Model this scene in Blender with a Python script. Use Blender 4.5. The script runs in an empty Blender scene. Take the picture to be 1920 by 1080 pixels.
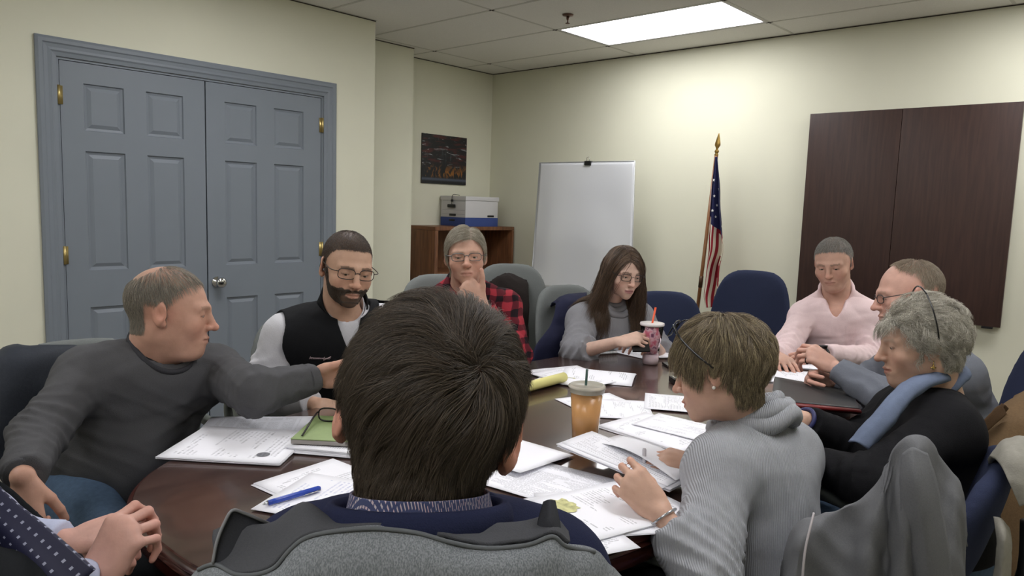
import bpy, bmesh, math, random
import numpy as np
from mathutils import Vector, Matrix
C = bpy.context.scene.collection
rng = np.random.default_rng(7)
random.seed(7)
PI = math.pi
# ------------------------------------------------------------------ camera
FPX = 1375.0
YAW, PITCH, ROLL = -.7419, -.1128, .0325
CAM = np.array([4.8134, -4.901, 1.38])
def _basis():
    F = np.array([math.sin(YAW)*math.cos(PITCH), math.cos(YAW)*math.cos(PITCH), math.sin(PITCH)])
    r = np.array([math.cos(YAW), -math.sin(YAW), 0.]); u = np.cross(r, F)
    c, s = math.cos(ROLL), math.sin(ROLL)
    return c*r+s*u, -s*r+c*u, F
RT, UP, FW = _basis()
def at(x, y, d): return CAM+FW*d+RT*((x-960)/FPX*d)-UP*((y-540)/FPX*d)
def _ray(x, y): return FW+RT*((x-960)/FPX)-UP*((y-540)/FPX)
def az(x, y, z): v = _ray(x, y); return CAM+v*((z-CAM[2])/v[2])
def ay(x, y, Y): v = _ray(x, y); return CAM+v*((Y-CAM[1])/v[1])
def cd(r, u, f): v = RT*r+UP*u+FW*f; return v/np.linalg.norm(v)
def nrm(v): v = np.asarray(v, float); return v/np.linalg.norm(v)
cam = bpy.data.cameras.new('camera'); co = bpy.data.objects.new('camera', cam); C.objects.link(co)
co.matrix_world = Matrix(((RT[0], UP[0], -FW[0], CAM[0]), (RT[1], UP[1], -FW[1], CAM[1]), (RT[2], UP[2], -FW[2], CAM[2]), (0, 0, 0, 1)))
cam.sensor_width = 36; cam.lens = FPX/1920*36; cam.clip_start = .05
bpy.context.scene.camera = co
# ------------------------------------------------------------------ materials
def _new(name):
    m = bpy.data.materials.new(name); m.use_nodes = True
    return m, m.node_tree.nodes, m.node_tree.links, m.node_tree.nodes['Principled BSDF']
def hexc(h):
    h = h.lstrip('#'); v = [int(h[i:i+2], 16)/255 for i in (0, 2, 4)]
    return tuple((x/12.92 if x <= .04045 else ((x+.055)/1.055)**2.4) for x in v)
def col(c): return hexc(c) if isinstance(c, str) else tuple(c)
def mat(name, c, rough=.5, metal=0, spec=.5, noise=0, nscale=20, bump=0, bscale=60, attr=None, emit=0, trans=0, ior=1.45, sheen=0, sss=0, alpha=1, coat=0, stretch=None):
    m, N, Lk, b = _new(name); c = col(c)
    b.inputs['Base Color'].default_value = (*c, 1); b.inputs['Roughness'].default_value = rough
    b.inputs['Metallic'].default_value = metal; b.inputs['Specular IOR Level'].default_value = spec
    b.inputs['IOR'].default_value = ior
    if trans: b.inputs['Transmission Weight'].default_value = trans
    if sheen: b.inputs['Sheen Weight'].default_value = sheen; b.inputs['Sheen Roughness'].default_value = .5
    if sss: b.inputs['Subsurface Weight'].default_value = sss; b.inputs['Subsurface Radius'].default_value = (.012, .005, .003); b.inputs['Subsurface Scale'].default_value = 1
    if coat: b.inputs['Coat Weight'].default_value = coat; b.inputs['Coat Roughness'].default_value = .1
    if alpha < 1: b.inputs['Alpha'].default_value = alpha
    if emit: b.inputs['Emission Color'].default_value = (*c, 1); b.inputs['Emission Strength'].default_value = emit
    tc = N.new('ShaderNodeTexCoord'); src = None
    vec = tc.outputs['Object']
    if stretch:
        mp = N.new('ShaderNodeMapping'); Lk.new(vec, mp.inputs[0]); mp.inputs['Scale'].default_value = stretch; vec = mp.outputs[0]
    if attr:
        a = N.new('ShaderNodeAttribute'); a.attribute_name = attr; src = a.outputs['Color']
    if noise:
        n = N.new('ShaderNodeTexNoise'); n.inputs['Scale'].default_value = nscale; n.inputs['Detail'].default_value = 4; Lk.new(vec, n.inputs[0])
        mr = N.new('ShaderNodeMapRange'); Lk.new(n.outputs[0], mr.inputs[0]); mr.inputs[1].default_value = .3; mr.inputs[2].default_value = .7
        mr.inputs[3].default_value = 1-noise; mr.inputs[4].default_value = 1+noise
        mx = N.new('ShaderNodeVectorMath'); mx.operation = 'SCALE'
        if src: Lk.new(src, mx.inputs[0])
        else: mx.inputs[0].default_value = c
        Lk.new(mr.outputs[0], mx.inputs['Scale']); src = mx.outputs[0]
    if src: Lk.new(src, b.inputs['Base Color'])
    if bump:
        n = N.new('ShaderNodeTexNoise'); n.inputs['Scale'].default_value = bscale; n.inputs['Detail'].default_value = 3; Lk.new(vec, n.inputs[0])
        bp = N.new('ShaderNodeBump'); bp.inputs['Strength'].default_value = bump; bp.inputs['Distance'].default_value = .002
        Lk.new(n.outputs[0], bp.inputs['Height']); Lk.new(bp.outputs[0], b.inputs['Normal'])
    return m
def fabric(name, c, noise=.08, nscale=300, bump=.4, bscale=500, rough=.95, attr=None): return mat(name, c, rough, spec=.15, noise=noise, nscale=nscale, bump=bump, bscale=bscale, sheen=.0, attr=attr)
# ------------------------------------------------------------------ objects
def link(name, me, m=None, parent=None):
    o = bpy.data.objects.new(name, me); C.objects.link(o)
    if m is not None:
        for k in (m if isinstance(m, (list, tuple)) else [m]): me.materials.append(k)
    if parent is not None:
        o.parent = parent
        pw = parent.matrix_basis.copy(); q = parent.parent
        while q is not None: pw = q.matrix_basis @ pw; q = q.parent
        o.matrix_parent_inverse = pw.inverted()
    return o
def tag(o, label=None, cat=None, group=None, kind=None):
    if label: o['label'] = label
    if cat: o['category'] = cat
    if group: o['group'] = group
    if kind: o['kind'] = kind
    return o
def thing(name, label, cat, loc=(0, 0, 0), rz=0, group=None):
    o = bpy.data.objects.new(name, None); C.objects.link(o); o.location = loc; o.rotation_euler = (0, 0, rz); o.empty_display_size = .05
    return tag(o, label, cat, group)
def bobj(name, bm, m, parent=None, smooth=True, local=False, ang=None):
    me = bpy.data.meshes.new(name); bmesh.ops.recalc_face_normals(bm, faces=bm.faces); bm.to_mesh(me); bm.free()
    o = link(name, me, m, None)
    if parent is not None:
        o.parent = parent
        if not local:
            pw = parent.matrix_basis.copy(); q = parent.parent
            while q is not None: pw = q.matrix_basis @ pw; q = q.parent
            o.matrix_parent_inverse = pw.inverted()
    if smooth:
        for p in me.polygons: p.use_smooth = True
        if ang: me.set_sharp_from_angle(angle=math.radians(ang))
    return o
def npmesh(name, v, q, m, parent=None, smooth=True, colors=None, uv=None):
    me = bpy.data.meshes.new(name); v = np.asarray(v, np.float32); q = np.asarray(q, np.int32)
    n = q.shape[1]
    me.vertices.add(len(v)); me.vertices.foreach_set('co', v.ravel())
    me.loops.add(q.size); me.loops.foreach_set('vertex_index', q.ravel())
    me.polygons.add(len(q)); me.polygons.foreach_set('loop_start', np.arange(0, q.size, n, dtype=np.int32))
    me.update(calc_edges=True)
    if smooth: me.polygons.foreach_set('use_smooth', np.ones(len(q), bool))
    if colors is not None:
        a = me.color_attributes.new('Col', 'FLOAT_COLOR', 'POINT')
        a.data.foreach_set('color', np.c_[colors, np.ones(len(colors))].astype(np.float32).ravel())
    if uv is not None:
        u = me.uv_layers.new(name='UVMap'); u.data.foreach_set('uv', np.asarray(uv, np.float32)[q.ravel()].ravel())
    me.validate()
    return link(name, me, m, parent)
def box(bm, lo, hi, bev=0, M=None):
    lo = np.minimum(lo, hi), np.maximum(lo, hi); a, b = lo
    r = bmesh.ops.create_cube(bm, size=1.0); vs = r['verts']
    for v in vs: v.co = Vector([(a[i]+b[i])/2+v.co[i]*(b[i]-a[i]) for i in range(3)])
    if bev:
        es = list({e for v in vs for e in v.link_edges})
        r2 = bmesh.ops.bevel(bm, geom=es, offset=bev, segments=2, affect='EDGES', profile=.7)
        vs = list({v for f in r2['faces'] for v in f.verts} | {v for v in vs if v.is_valid})
    if M is not None: bmesh.ops.transform(bm, matrix=M, verts=vs)
    return vs
def boxo(name, lo, hi, m, parent=None, bev=0, M=None, local=False):
    bm = bmesh.new(); box(bm, lo, hi, bev, M); return bobj(name, bm, m, parent, smooth=bool(bev), local=local, ang=30 if bev else None)
def lathe(prof, n=32, M=None, bm=None):
    bm = bm or bmesh.new(); rings = []
    for r, z in prof:
        ring = [bm.verts.new((r*math.cos(2*PI*k/n), r*math.sin(2*PI*k/n), z)) for k in range(n)] if r > 1e-6 else [bm.verts.new((0, 0, z))]
        rings.append(ring)
    for a, b in zip(rings, rings[1:]):
        for k in range(n):
            f = [a[k % len(a)], a[(k+1) % len(a)], b[(k+1) % len(b)], b[k % len(b)]]
            f = list(dict.fromkeys(f))
            if len(f) > 2: bm.faces.new(f)
    if M is not None: bmesh.ops.transform(bm, matrix=M, verts=[v for r in rings for v in r])
    return bm
def tube(bm, pts, r, n=10, close=False, flat=None):
    pts = [np.asarray(p, float) for p in pts]; K = len(pts); rings = []
    rr = r if hasattr(r, '__len__') else [r]*K
    t0 = nrm(pts[1]-pts[0]); a = np.cross(t0, (0, 0, 1)); a = nrm(a) if np.linalg.norm(a) > .1 else nrm(np.cross(t0, (0, 1, 0)))
    for i in range(K):
        pa = pts[(i-1) % K] if (i or close) else pts[0]; pb = pts[(i+1) % K] if (i < K-1 or close) else pts[-1]
        t = nrm(pb-pa); a = nrm(a-t*np.dot(a, t)); b = np.cross(t, a)
        rings.append([bm.verts.new(pts[i]+(a*math.cos(2*PI*k/n)+b*math.sin(2*PI*k/n)*(flat or 1))*rr[i]) for k in range(n)])
    for i in range(K-1+(1 if close else 0)):
        A, B = rings[i], rings[(i+1) % K]
        for k in range(n): bm.faces.new((A[k], A[(k+1) % n], B[(k+1) % n], B[k]))
    if not close:
        bm.faces.new(rings[0][::-1]); bm.faces.new(rings[-1])
    return bm
def catmull(P, n, closed=False):
    P = np.asarray(P, float); K = len(P); out = []
    S = K if closed else K-1
    for i in range(S):
        if closed: p0, p1, p2, p3 = P[(i-1) % K], P[i], P[(i+1) % K], P[(i+2) % K]
        else: p0, p1, p2, p3 = P[max(i-1, 0)], P[i], P[i+1], P[min(i+2, K-1)]
        for j in range(n):
            t = j/n
            out.append(.5*((2*p1)+(-p0+p2)*t+(2*p0-5*p1+4*p2-p3)*t*t+(-p0+3*p1-3*p2+p3)*t**3))
    if not closed: out.append(P[-1])
    return np.array(out)
def gridmesh(name, rows, m, parent=None, n=8, thick=.004, wave=None, closeu=False):
    """rows: list of polylines (same count) of world points -> a smooth cloth of real thickness"""
    R_ = [catmull(r, n) for r in rows]; R_ = np.array(R_)
    G = np.array([catmull(R_[:, j], n) for j in range(R_.shape[1])]).transpose(1, 0, 2)
    du = np.gradient(G, axis=0); dv = np.gradient(G, axis=1); nn = np.cross(du, dv); nn /= np.linalg.norm(nn, axis=2, keepdims=True)+1e-9
    if wave is not None: G = G+nn*wave(G)[..., None]
    U, V = G.shape[:2]; T = G-nn*thick
    v = np.concatenate([G.reshape(-1, 3), T.reshape(-1, 3)]); o = U*V
    ij = np.arange(U*V).reshape(U, V)
    a, b, c, d = ij[:-1, :-1].ravel(), ij[1:, :-1].ravel(), ij[1:, 1:].ravel(), ij[:-1, 1:].ravel()
    q = [np.c_[a, b, c, d], np.c_[d+o, c+o, b+o, a+o]]
    for e in (ij[0, ::-1], ij[-1], ij[:, 0], ij[::-1, -1]):
        q.append(np.c_[e[:-1], e[1:], e[1:]+o, e[:-1]+o][:, ::-1] if True else None)
    uu, vv = np.meshgrid(np.linspace(0, 1, U), np.linspace(0, 1, V), indexing='ij')
    uv = np.c_[uu.ravel(), vv.ravel()]; uv = np.r_[uv, uv]
    return npmesh(name, v, np.concatenate(q), m, parent, uv=uv)
def fold(P, seed=0, s=1.0):
    """soft cloth folds, about -1..1"""
    r = np.random.default_rng(seed); o = 0
    P = np.asarray(P)
    for k in range(4):
        d = r.normal(size=3); d /= np.linalg.norm(d); e = r.normal(size=3); e /= np.linalg.norm(e)
        f = s*(24+24*k)
        w_ = np.sin(P@d*f+2.2*np.sin(P@e*f*.45+k)+r.random()*6); o = o+(.55*w_+.7*(.6-1.2*np.abs(w_)))/(1+.5*k)
    return o/2.2
# ------------------------------------------------------------------ distance fields
def smin(a, b, k):
    h = np.maximum(k-np.abs(a-b), 0)/k
    return np.minimum(a, b)-h*h*k*.25
def smax(a, b, k): return -smin(-a, -b, k)
def cone(P, a, b, r1, r2):
    a = np.asarray(a, float); b = np.asarray(b, float); ba = b-a; pa = P-a
    t = np.clip(pa@ba/max(ba@ba, 1e-12), 0, 1)
    return np.linalg.norm(pa-t[:, None]*ba, axis=1)-(r1+(r2-r1)*t)
def ell(P, c, r, Rm=None):
    q = P-np.asarray(c, float)
    if Rm is not None: q = q@Rm
    r = np.asarray(r, float); k0 = np.linalg.norm(q/r, axis=1); k1 = np.linalg.norm(q/(r*r), axis=1)
    return k0*(k0-1)/np.maximum(k1, 1e-9)
def econe(P, a, b, r1, r2, f, s):
    """tapered capsule squashed along unit vector f by s (<1)"""
    a = np.asarray(a, float); b = np.asarray(b, float)
    def tr(q): return q+np.multiply.outer(q@f, f)*(1/s-1)
    return cone(tr(P), tr(a), tr(b), r1, r2)*(.5+.5*s)
def near(P, c, rad, fn):
    d = np.linalg.norm(P-c, axis=1); o = d-rad*.8+.02; m = d < rad
    if m.any(): o[m] = fn(P[m])
    return o
def surface(fn, lo, hi, h, B=8):
    lo = np.asarray(lo, float); n = np.ceil((np.asarray(hi)-lo)/h/B).astype(int); nb = n
    N = n*B
    g = [lo[i]+(np.arange(nb[i])+.5)*B*h-.5*h for i in range(3)]
    X = np.stack(np.meshgrid(*g, indexing='ij'), -1).reshape(-1, 3)
    d = fn(X); act = np.abs(d) < B*h*.87*1.25+h
    V = np.where(d < 0, -1., 1.).astype(np.float32).reshape(nb)
    V = np.repeat(np.repeat(np.repeat(V, B, 0), B, 1), B, 2)
    idx = np.argwhere(act.reshape(nb)); off = np.stack(np.meshgrid(*[np.arange(B)]*3, indexing='ij'), -1).reshape(-1, 3)
    for s in range(0, len(idx), 600):
        I = (idx[s:s+600, None, :]*B+off[None]).reshape(-1, 3)
        V[I[:, 0], I[:, 1], I[:, 2]] = fn(lo+I*h)
    ins = V < 0
    cnt = np.zeros(tuple(N-1), np.uint8)
    for i in (0, 1):
        for j in (0, 1):
            for k in (0, 1): cnt += ins[i:N[0]-1+i, j:N[1]-1+j, k:N[2]-1+k]
    cells = np.argwhere((cnt > 0) & (cnt < 8)); del cnt
    cid = np.full(tuple(N-1), -1, np.int32); cid[tuple(cells.T)] = np.arange(len(cells))
    cr = [(i, j, k) for i in (0, 1) for j in (0, 1) for k in (0, 1)]
    vals = np.stack([V[cells[:, 0]+a, cells[:, 1]+b, cells[:, 2]+c] for a, b, c in cr], 1)
    acc = np.zeros((len(cells), 3)); w = np.zeros(len(cells))
    for a in range(8):
        for b in range(a+1, 8):
            if sum(abs(cr[a][i]-cr[b][i]) for i in range(3)) != 1: continue
            va, vb = vals[:, a], vals[:, b]; m = (va < 0) != (vb < 0)
            t = va[m]/(va[m]-vb[m]); pa = np.array(cr[a], float); pb = np.array(cr[b], float)
            acc[m] += pa+t[:, None]*(pb-pa); w[m] += 1
    v = lo+(cells+acc/w[:, None])*h
    Q = []
    for ax in range(3):
        s0 = [slice(0, N[i]-1) for i in range(3)]; s1 = [slice(0, N[i]-1) for i in range(3)]; s1[ax] = slice(1, N[ax])
        b1, b2 = (ax+1) % 3, (ax+2) % 3
        A = ins[tuple(s0)]; Bq = ins[tuple(s1)]
        e = np.argwhere(A != Bq); e = e[(e[:, b1] > 0) & (e[:, b2] > 0)]
        flip = A[tuple(e.T)]
        def cc(d1, d2):
            q = e.copy(); q[:, b1] += d1; q[:, b2] += d2; return cid[tuple(q.T)]
        q = np.c_[cc(-1, -1), cc(0, -1), cc(0, 0), cc(-1, 0)]
        q[~flip] = q[~flip][:, ::-1]; Q.append(q[(q >= 0).all(1)])
    return v, np.concatenate(Q)
def sdfo(name, fn, lo, hi, h, m, parent=None, colfn=None, proj=1):
    v, q = surface(fn, lo, hi, h)
    return npmesh(name, v, q, m, parent, colors=colfn(v) if colfn else None)
def pbounds(pts, r):
    P = np.array(pts); return P.min(0)-r, P.max(0)+r
# ------------------------------------------------------------------ shell
XD, XC, YE, YC, CEIL = .7263, .2713, -1.8589, -1.154, 2.557
XR, YB = 6.6, -7.4
M_wall = mat('wall_paint', '#dad9c5', .75, spec=.2, noise=.02, nscale=3, bump=.05, bscale=300)
M_ceil = mat('ceiling_tile', '#e2e0db', .95, spec=.05, noise=.05, nscale=220, bump=.5, bscale=260)
M_grid = mat('ceiling_grid', '#c2c0b9', .6)
M_shade_closet = mat('grid_shade_closet', '#3a342e', .9)  # dark brown for the painted ceiling shadow and the closet wall
M_floor = mat('carpet', '#8a857b', .95, spec=.1, noise=.2, nscale=200, bump=.8, bscale=400)
M_door = mat('door_paint', '#798088', .45, spec=.35, noise=.015, nscale=8)
M_brass = mat('brass', '#b8a36a', .35, metal=.8)
M_chrome = mat('chrome', '#c9c9c9', .12, metal=1)
def struct(name, boxes, m, bev=0):
    bm = bmesh.new()
    for lo, hi in boxes: box(bm, lo, hi, bev)
    return tag(bobj(name, bm, m, smooth=False), kind='structure')
struct('floor', [((-.3, YB, -.1), (XR, .2, 0))], M_floor)
oy0, oy1, oz = -3.74, -2.255, 2.02
struct('wall_left', [((XD-.16, YB, 0), (XD, oy0, CEIL)), ((XD-.16, oy1, 0), (XD, YE, CEIL)), ((XD-.16, oy0, oz), (XD, oy1, CEIL)),
                     ((-.15, YE-.0005, 0), (XC, YC, CEIL)), ((-.15, YC+.0005, 0), (0, .15, CEIL))], M_wall)
struct('wall_back', [((0, 0, 0), (XR, .15, CEIL))], M_wall)
struct('wall_right', [((XR, YB, 0), (XR+.15, 0, CEIL))], M_wall)
struct('wall_front', [((XD, YB-.15, 0), (XR, YB, CEIL))], M_wall)
GX = [.3285+1.2192*k for k in range(0, 6)]; GY = [-.3828-.6096*k for k in range(0, 12)]
LIGHTS = [(1, 0), (3, 0), (1, 4), (3, 4), (1, 8), (3, 8)]
bm = bmesh.new(); xs = [0]+GX+[XR]; ys = [0]+GY+[YB]
for i, (x0, x1) in enumerate(zip(xs, xs[1:])):
    for j, (y0, y1) in enumerate(zip(ys, ys[1:])):
        if (i-1, j-1) in LIGHTS: continue
        box(bm, (x0+.006, y1+.006, CEIL), (x1-.006, y0-.006, CEIL+.02), .004)
box(bm, (-.2, YB-.2, CEIL+.09), (XR+.2, .2, CEIL+.15))
tag(bobj('ceiling', bm, M_ceil, smooth=False), kind='structure')
bm = bmesh.new()
for x in GX: box(bm, (x-.009, YB, CEIL-.0012), (x+.009, 0, CEIL+.012))
for y in GY: box(bm, (0, y-.009, CEIL-.0016), (XR, y+.009, CEIL+.0116))
for a, b in (((0, -.02), (XR, 0)), ((0, YC), (.02, 0)), ((XC, YE), (XC+.02, YC)), ((XD, YB), (XD+.02, YE))): box(bm, (a[0], a[1], CEIL-.0009), (b[0], b[1], CEIL+.011))
tag(bobj('ceiling_grid', bm, M_grid, smooth=False), kind='structure')
bm = bmesh.new()
for x in GX:
    for y in GY: box(bm, (x-.022, y-.0055, CEIL-.0024), (x+.022, y+.0055, CEIL-.0017)); box(bm, (x-.0055, y-.018, CEIL-.0032), (x+.0055, y+.018, CEIL-.0025))
box(bm, (XD, -.0, CEIL-.006), (XR, -.006, CEIL-.0008)); box(bm, (0, -.006, CEIL-.006), (XD, 0, CEIL-.0008))
box(bm, (0, YC, CEIL-.006), (.006, -.006, CEIL-.0008)); box(bm, (XC, YE, CEIL-.006), (XC+.006, YC, CEIL-.0008)); box(bm, (XD, YB, CEIL-.006), (XD+.006, YE, CEIL-.0008))
tag(bobj('ceiling_painted_shadow', bm, M_shade_closet, smooth=False), kind='structure')  # dark slips stand in for shadow at the grid crossings and wall edges
# troffers
M_lens = mat('light_lens', '#fdfcff', .6, emit=1)
M_lens.node_tree.nodes['Principled BSDF'].inputs['Emission Strength'].default_value = 11.5
M_lframe = mat('light_frame', '#c4c2c4', .5)
names = {(1, 0): 'lit ceiling light panel near the back wall, the only one in view', (3, 0): 'lit ceiling light panel above the wooden wall cabinet', (1, 4): 'lit ceiling light panel in front of the double doors',
         (3, 4): 'lit ceiling light panel above the middle of the table', (1, 8): 'lit ceiling light panel at the front left of the room', (3, 8): 'lit ceiling light panel behind the camera'}
for (i, j) in LIGHTS:
    x0, x1, y1, y0 = GX[i], GX[i+1], GY[j], GY[j+1]
    t = thing('ceiling_light', names[(i, j)], 'ceiling light', ((x0+x1)/2, (y0+y1)/2, CEIL), group='fluorescent panels in the suspended ceiling')
    bm = bmesh.new(); w = .028
    for lo, hi in (((x0+.009, y0+.009), (x1-.009, y0+w)), ((x0+.009, y1-w), (x1-.009, y1-.009)), ((x0+.009, y0+w), (x0+w, y1-w)), ((x1-w, y0+w), (x1-.009, y1-w))):
        box(bm, (*lo, CEIL-.0), (*hi, CEIL+.02))
    bobj('frame', bm, M_lframe, t, smooth=False)
    boxo('diffuser', (x0+w, y0+w, CEIL+.006), (x1-w, y1-w, CEIL+.012), M_lens, t)
# sprinkler
p = az(1065, 27, CEIL); t = thing('sprinkler', 'small bronze fire sprinkler head under the ceiling tiles', 'sprinkler', p)
M_bronze = mat('bronze', '#6e5348', .4, metal=.6)
bobj('flange', lathe([(0, CEIL), (.035, CEIL-.001), (.033, CEIL-.008), (.012, CEIL-.012), (0, CEIL-.012)], 24, Matrix.Translation((p[0], p[1], 0))), M_bronze, t)
bobj('nozzle', lathe([(0, CEIL-.011), (.010, CEIL-.012), (.009, CEIL-.03), (.004, CEIL-.034), (.004, CEIL-.05), (.014, CEIL-.052), (.014, CEIL-.055), (0, CEIL-.056)], 16, Matrix.Translation((p[0], p[1], 0))), M_bronze, t)
# ------------------------------------------------------------------ double door
def casing(y0, y1, z1, w=.088):
    bm = bmesh.new()
    prof = [(0, 0), (0, .016), (.012, .022), (.028, .022), (.034, .017), (.05, .015), (.062, .017), (.07, .012), (w, .009), (w, 0)]   # outward distance from opening reversed, height
    for side in ('l', 'r', 't'):
        rings = []
        for (a, hgt) in prof:
            o = w-a
            if side == 'l': pts = [(XD+hgt, y0-o, 0), (XD+hgt, y0-o, z1+o)]
            elif side == 'r': pts = [(XD+hgt, y1+o, 0), (XD+hgt, y1+o, z1+o)]
            else: pts = [(XD+hgt, y0-o, z1+o), (XD+hgt, y1+o, z1+o)]
            rings.append([bm.verts.new(q) for q in pts])
        for a, b in zip(rings, rings[1:]): bm.faces.new((a[0], a[1], b[1], b[0]))
    return bm
tag(bobj('trim_1', casing(oy0, oy1, oz), M_door, smooth=False), kind='structure')
struct('trim_2', [((XD-.16, oy0, 0), (XD-.001, oy0+.012, oz)), ((XD-.16, oy1-.012, 0), (XD-.001, oy1, oz)), ((XD-.16, oy0+.012, oz-.012), (XD-.001, oy1-.012, oz))], M_door)
def door(name, y0, y1):
    th = .035; xf = XD-.004; W = y1-y0; z0, z1 = .008, 2.005
    bm = bmesh.new()
    u = W/.72
    cols = [(y0+.105*u, y0+.295*u), (y0+.405*u, y0+.60*u)]
    rows = [(.22, .79), (.98, 1.578), (1.677, 1.908)]
    def gridv(vals): return sorted(set(vals))
    ys_ = gridv([y0, y1]+[v for c in cols for v in c]); zs_ = gridv([z0, z1]+[v for r in rows for v in r])
    for a, b in zip(ys_, ys_[1:]):
        for c, d in zip(zs_, zs_[1:]):
            pan = any(abs(a-p[0]) < 1e-6 for p in cols) and any(abs(c-r[0]) < 1e-6 for r in rows)
            if not pan: bm.faces.new([bm.verts.new(q) for q in ((xf, a, c), (xf, b, c), (xf, b, d), (xf, a, d))])
            else:
                st = [(0, 0), (.004, -.009), (.016, -.012), (.034, -.004), (.036, -.004)]
                R0 = None
                for o, dx in st:
                    R1 = [bm.verts.new((xf+dx, y, z)) for y, z in ((a+o, c+o), (b-o, c+o), (b-o, d-o), (a+o, d-o))]
                    if R0:
                        for k in range(4): bm.faces.new((R0[k], R0[(k+1) % 4], R1[(k+1) % 4], R1[k]))
                    R0 = R1
                bm.faces.new(R0)
    for q in (((xf-th, y0, z0), (xf-th, y1, z0), (xf-th, y1, z1), (xf-th, y0, z1)), ((xf, y0, z0), (xf, y0, z1), (xf-th, y0, z1), (xf-th, y0, z0)),
              ((xf, y1, z0), (xf, y1, z1), (xf-th, y1, z1), (xf-th, y1, z0)), ((xf, y0, z1), (xf, y1, z1), (xf-th, y1, z1), (xf-th, y0, z1)), ((xf, y0, z0), (xf, y1, z0), (xf-th, y1, z0), (xf-th, y0, z0))):
        bm.faces.new([bm.verts.new(v) for v in q])
    bmesh.ops.remove_doubles(bm, verts=bm.verts, dist=1e-5)
    return tag(bobj(name, bm, M_door, smooth=False), kind='structure')
d1 = door('door_1', oy0+.015, -3.0125); d2 = door('door_2', -3.0055, oy1-.015)
struct('wall_closet', [((XD-.32, oy0-.1, 0), (XD-.17, oy1+.1, 2.1))], M_shade_closet)
for dd, y in ((d1, oy0+.008), (d2, oy1-.008)):
    for z in (1.84, 1.06, .25):
        bm = bmesh.new(); tube(bm, [(XD+.004, y, z-.045), (XD+.004, y, z+.045)], .008, 10); box(bm, (XD-.0035, y-.018, z-.044), (XD-.0005, y+.018, z+.044))
        bobj('hinge', bm, M_brass, dd)
Mk = Matrix.Translation((XD-.004, -2.955, .885)) @ Matrix.Rotation(PI/2, 4, 'Y')
kn = bobj('door_knob', lathe([(0, 0), (.032, .001), (.031, .008), (.012, .012), (.011, .034), (.02, .04), (.029, .05), (.03, .06), (.022, .068), (0, .07)], 28, Mk), M_chrome, d2)
# ------------------------------------------------------------------ wood
def wood(name, c1, c2, rough=.3, scale=(1, 1, 1), coat=0, spec=.5):
    m, N, L, b = _new(name); b.inputs['Roughness'].default_value = rough; b.inputs['Specular IOR Level'].default_value = spec
    if coat: b.inputs['Coat Weight'].default_value = coat; b.inputs['Coat Roughness'].default_value = .08
    tc = N.new('ShaderNodeTexCoord'); mp = N.new('ShaderNodeMapping'); mp.inputs['Scale'].default_value = scale; L.new(tc.outputs['Object'], mp.inputs[0])
    n = N.new('ShaderNodeTexNoise'); n.inputs['Scale'].default_value = 6; n.inputs['Detail'].default_value = 8; n.inputs['Distortion'].default_value = .6; L.new(mp.outputs[0], n.inputs[0])
    cr = N.new('ShaderNodeValToRGB'); cr.color_ramp.elements[0].position = .35; cr.color_ramp.elements[1].position = .68
    cr.color_ramp.elements[0].color = (*col(c1), 1); cr.color_ramp.elements[1].color = (*col(c2), 1); L.new(n.outputs[0], cr.inputs[0]); L.new(cr.outputs[0], b.inputs['Base Color'])
    return m
M_cab = wood('mahogany_laminate', '#32201b', '#3f2a23', .42, (9, 9, .6))
M_shelf = wood('oak_brown', '#63402a', '#84583a', .45, (.8, 8, 1))
M_shelfv = wood('oak_brown_upright', '#63402a', '#84583a', .45, (8, 8, .8))
M_table = wood('table_mahogany', '#38251f', '#4b352e', .24, (5, .8, 5), spec=.8, coat=.5)
M_table_edge = wood('table_edge', '#2b110e', '#46211c', .22, (1, 1, 8), coat=.3)
# wall cabinet (conference board)
x1, x2, z0, z1, yf = 2.936, 4.085, .784, 2.026, -.055
t = thing('wall_cabinet', 'dark mahogany two-door conference cabinet hung on the back wall', 'cabinet', ((x1+x2)/2, -.001, z0))
boxo('body', (x1+.006, -.001, z0+.006), (x2-.006, yf+.02, z1-.006), M_cab, t, .002)
xm = ay(1693, 204, yf)[0]
d = boxo('door', (x1, yf+.019, z0), (xm-.0015, yf, z1), M_cab, t, .0015)
d = boxo('door', (xm+.0015, yf+.019, z0), (x2, yf, z1), M_cab, t, .0015)
M_blk = mat('black_plastic', '#161616', .35)
boxo('latch', (x2-.09, yf+.016, z0-.013), (x2-.035, yf, z0-.0005), M_blk, t, .002)
# ------------------------------------------------------------------ bookcase, box, poster
bx = .35; by0 = ax_y = None
def axp(x, y, X): v = _ray(x, y); return CAM+v*((X-CAM[0])/v[0])
by0 = axp(816, 430, bx)[1]; by1 = -.03; bz = 1.185
t = thing('bookcase', 'low brown wooden open bookcase in the far corner', 'bookcase', (.175, (by0+by1)/2, 0))
boxo('top', (.003, by0, bz-.03), (bx, by1, bz), M_shelf, t, .003)
boxo('side_panel', (.003, by0, 0), (bx, by0+.035, bz-.031), M_shelfv, t, .003)
boxo('side_panel', (.003, by1-.025, 0), (bx, by1, bz-.031), M_shelfv, t, .003)
for z in (.06, .44, .81): boxo('shelf', (.016, by0+.036, z-.02), (bx-.004, by1-.026, z), M_shelf, t, .002)
boxo('back_panel', (.004, by0+.036, .0), (.014, by1-.026, bz-.031), M_shelf, t)
K = axp(872, 428, .33); ry = axp(933, 424, .33)[1]; lx = .02
t = thing('file_box', 'white cardboard file box with blue base on the bookcase', 'box', (.18, (K[1]+ry)/2, bz))
M_wc = mat('white_card', '#c9c8c8', .7, spec=.2); M_bl = mat('blue_card', '#3f4f86', .7, spec=.2); M_cl = mat('card_line', '#8a8b92', .8)
boxo('base_band', (lx, K[1], bz+.001), (.33, ry, bz+.075), M_bl, t, .002)
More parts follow.
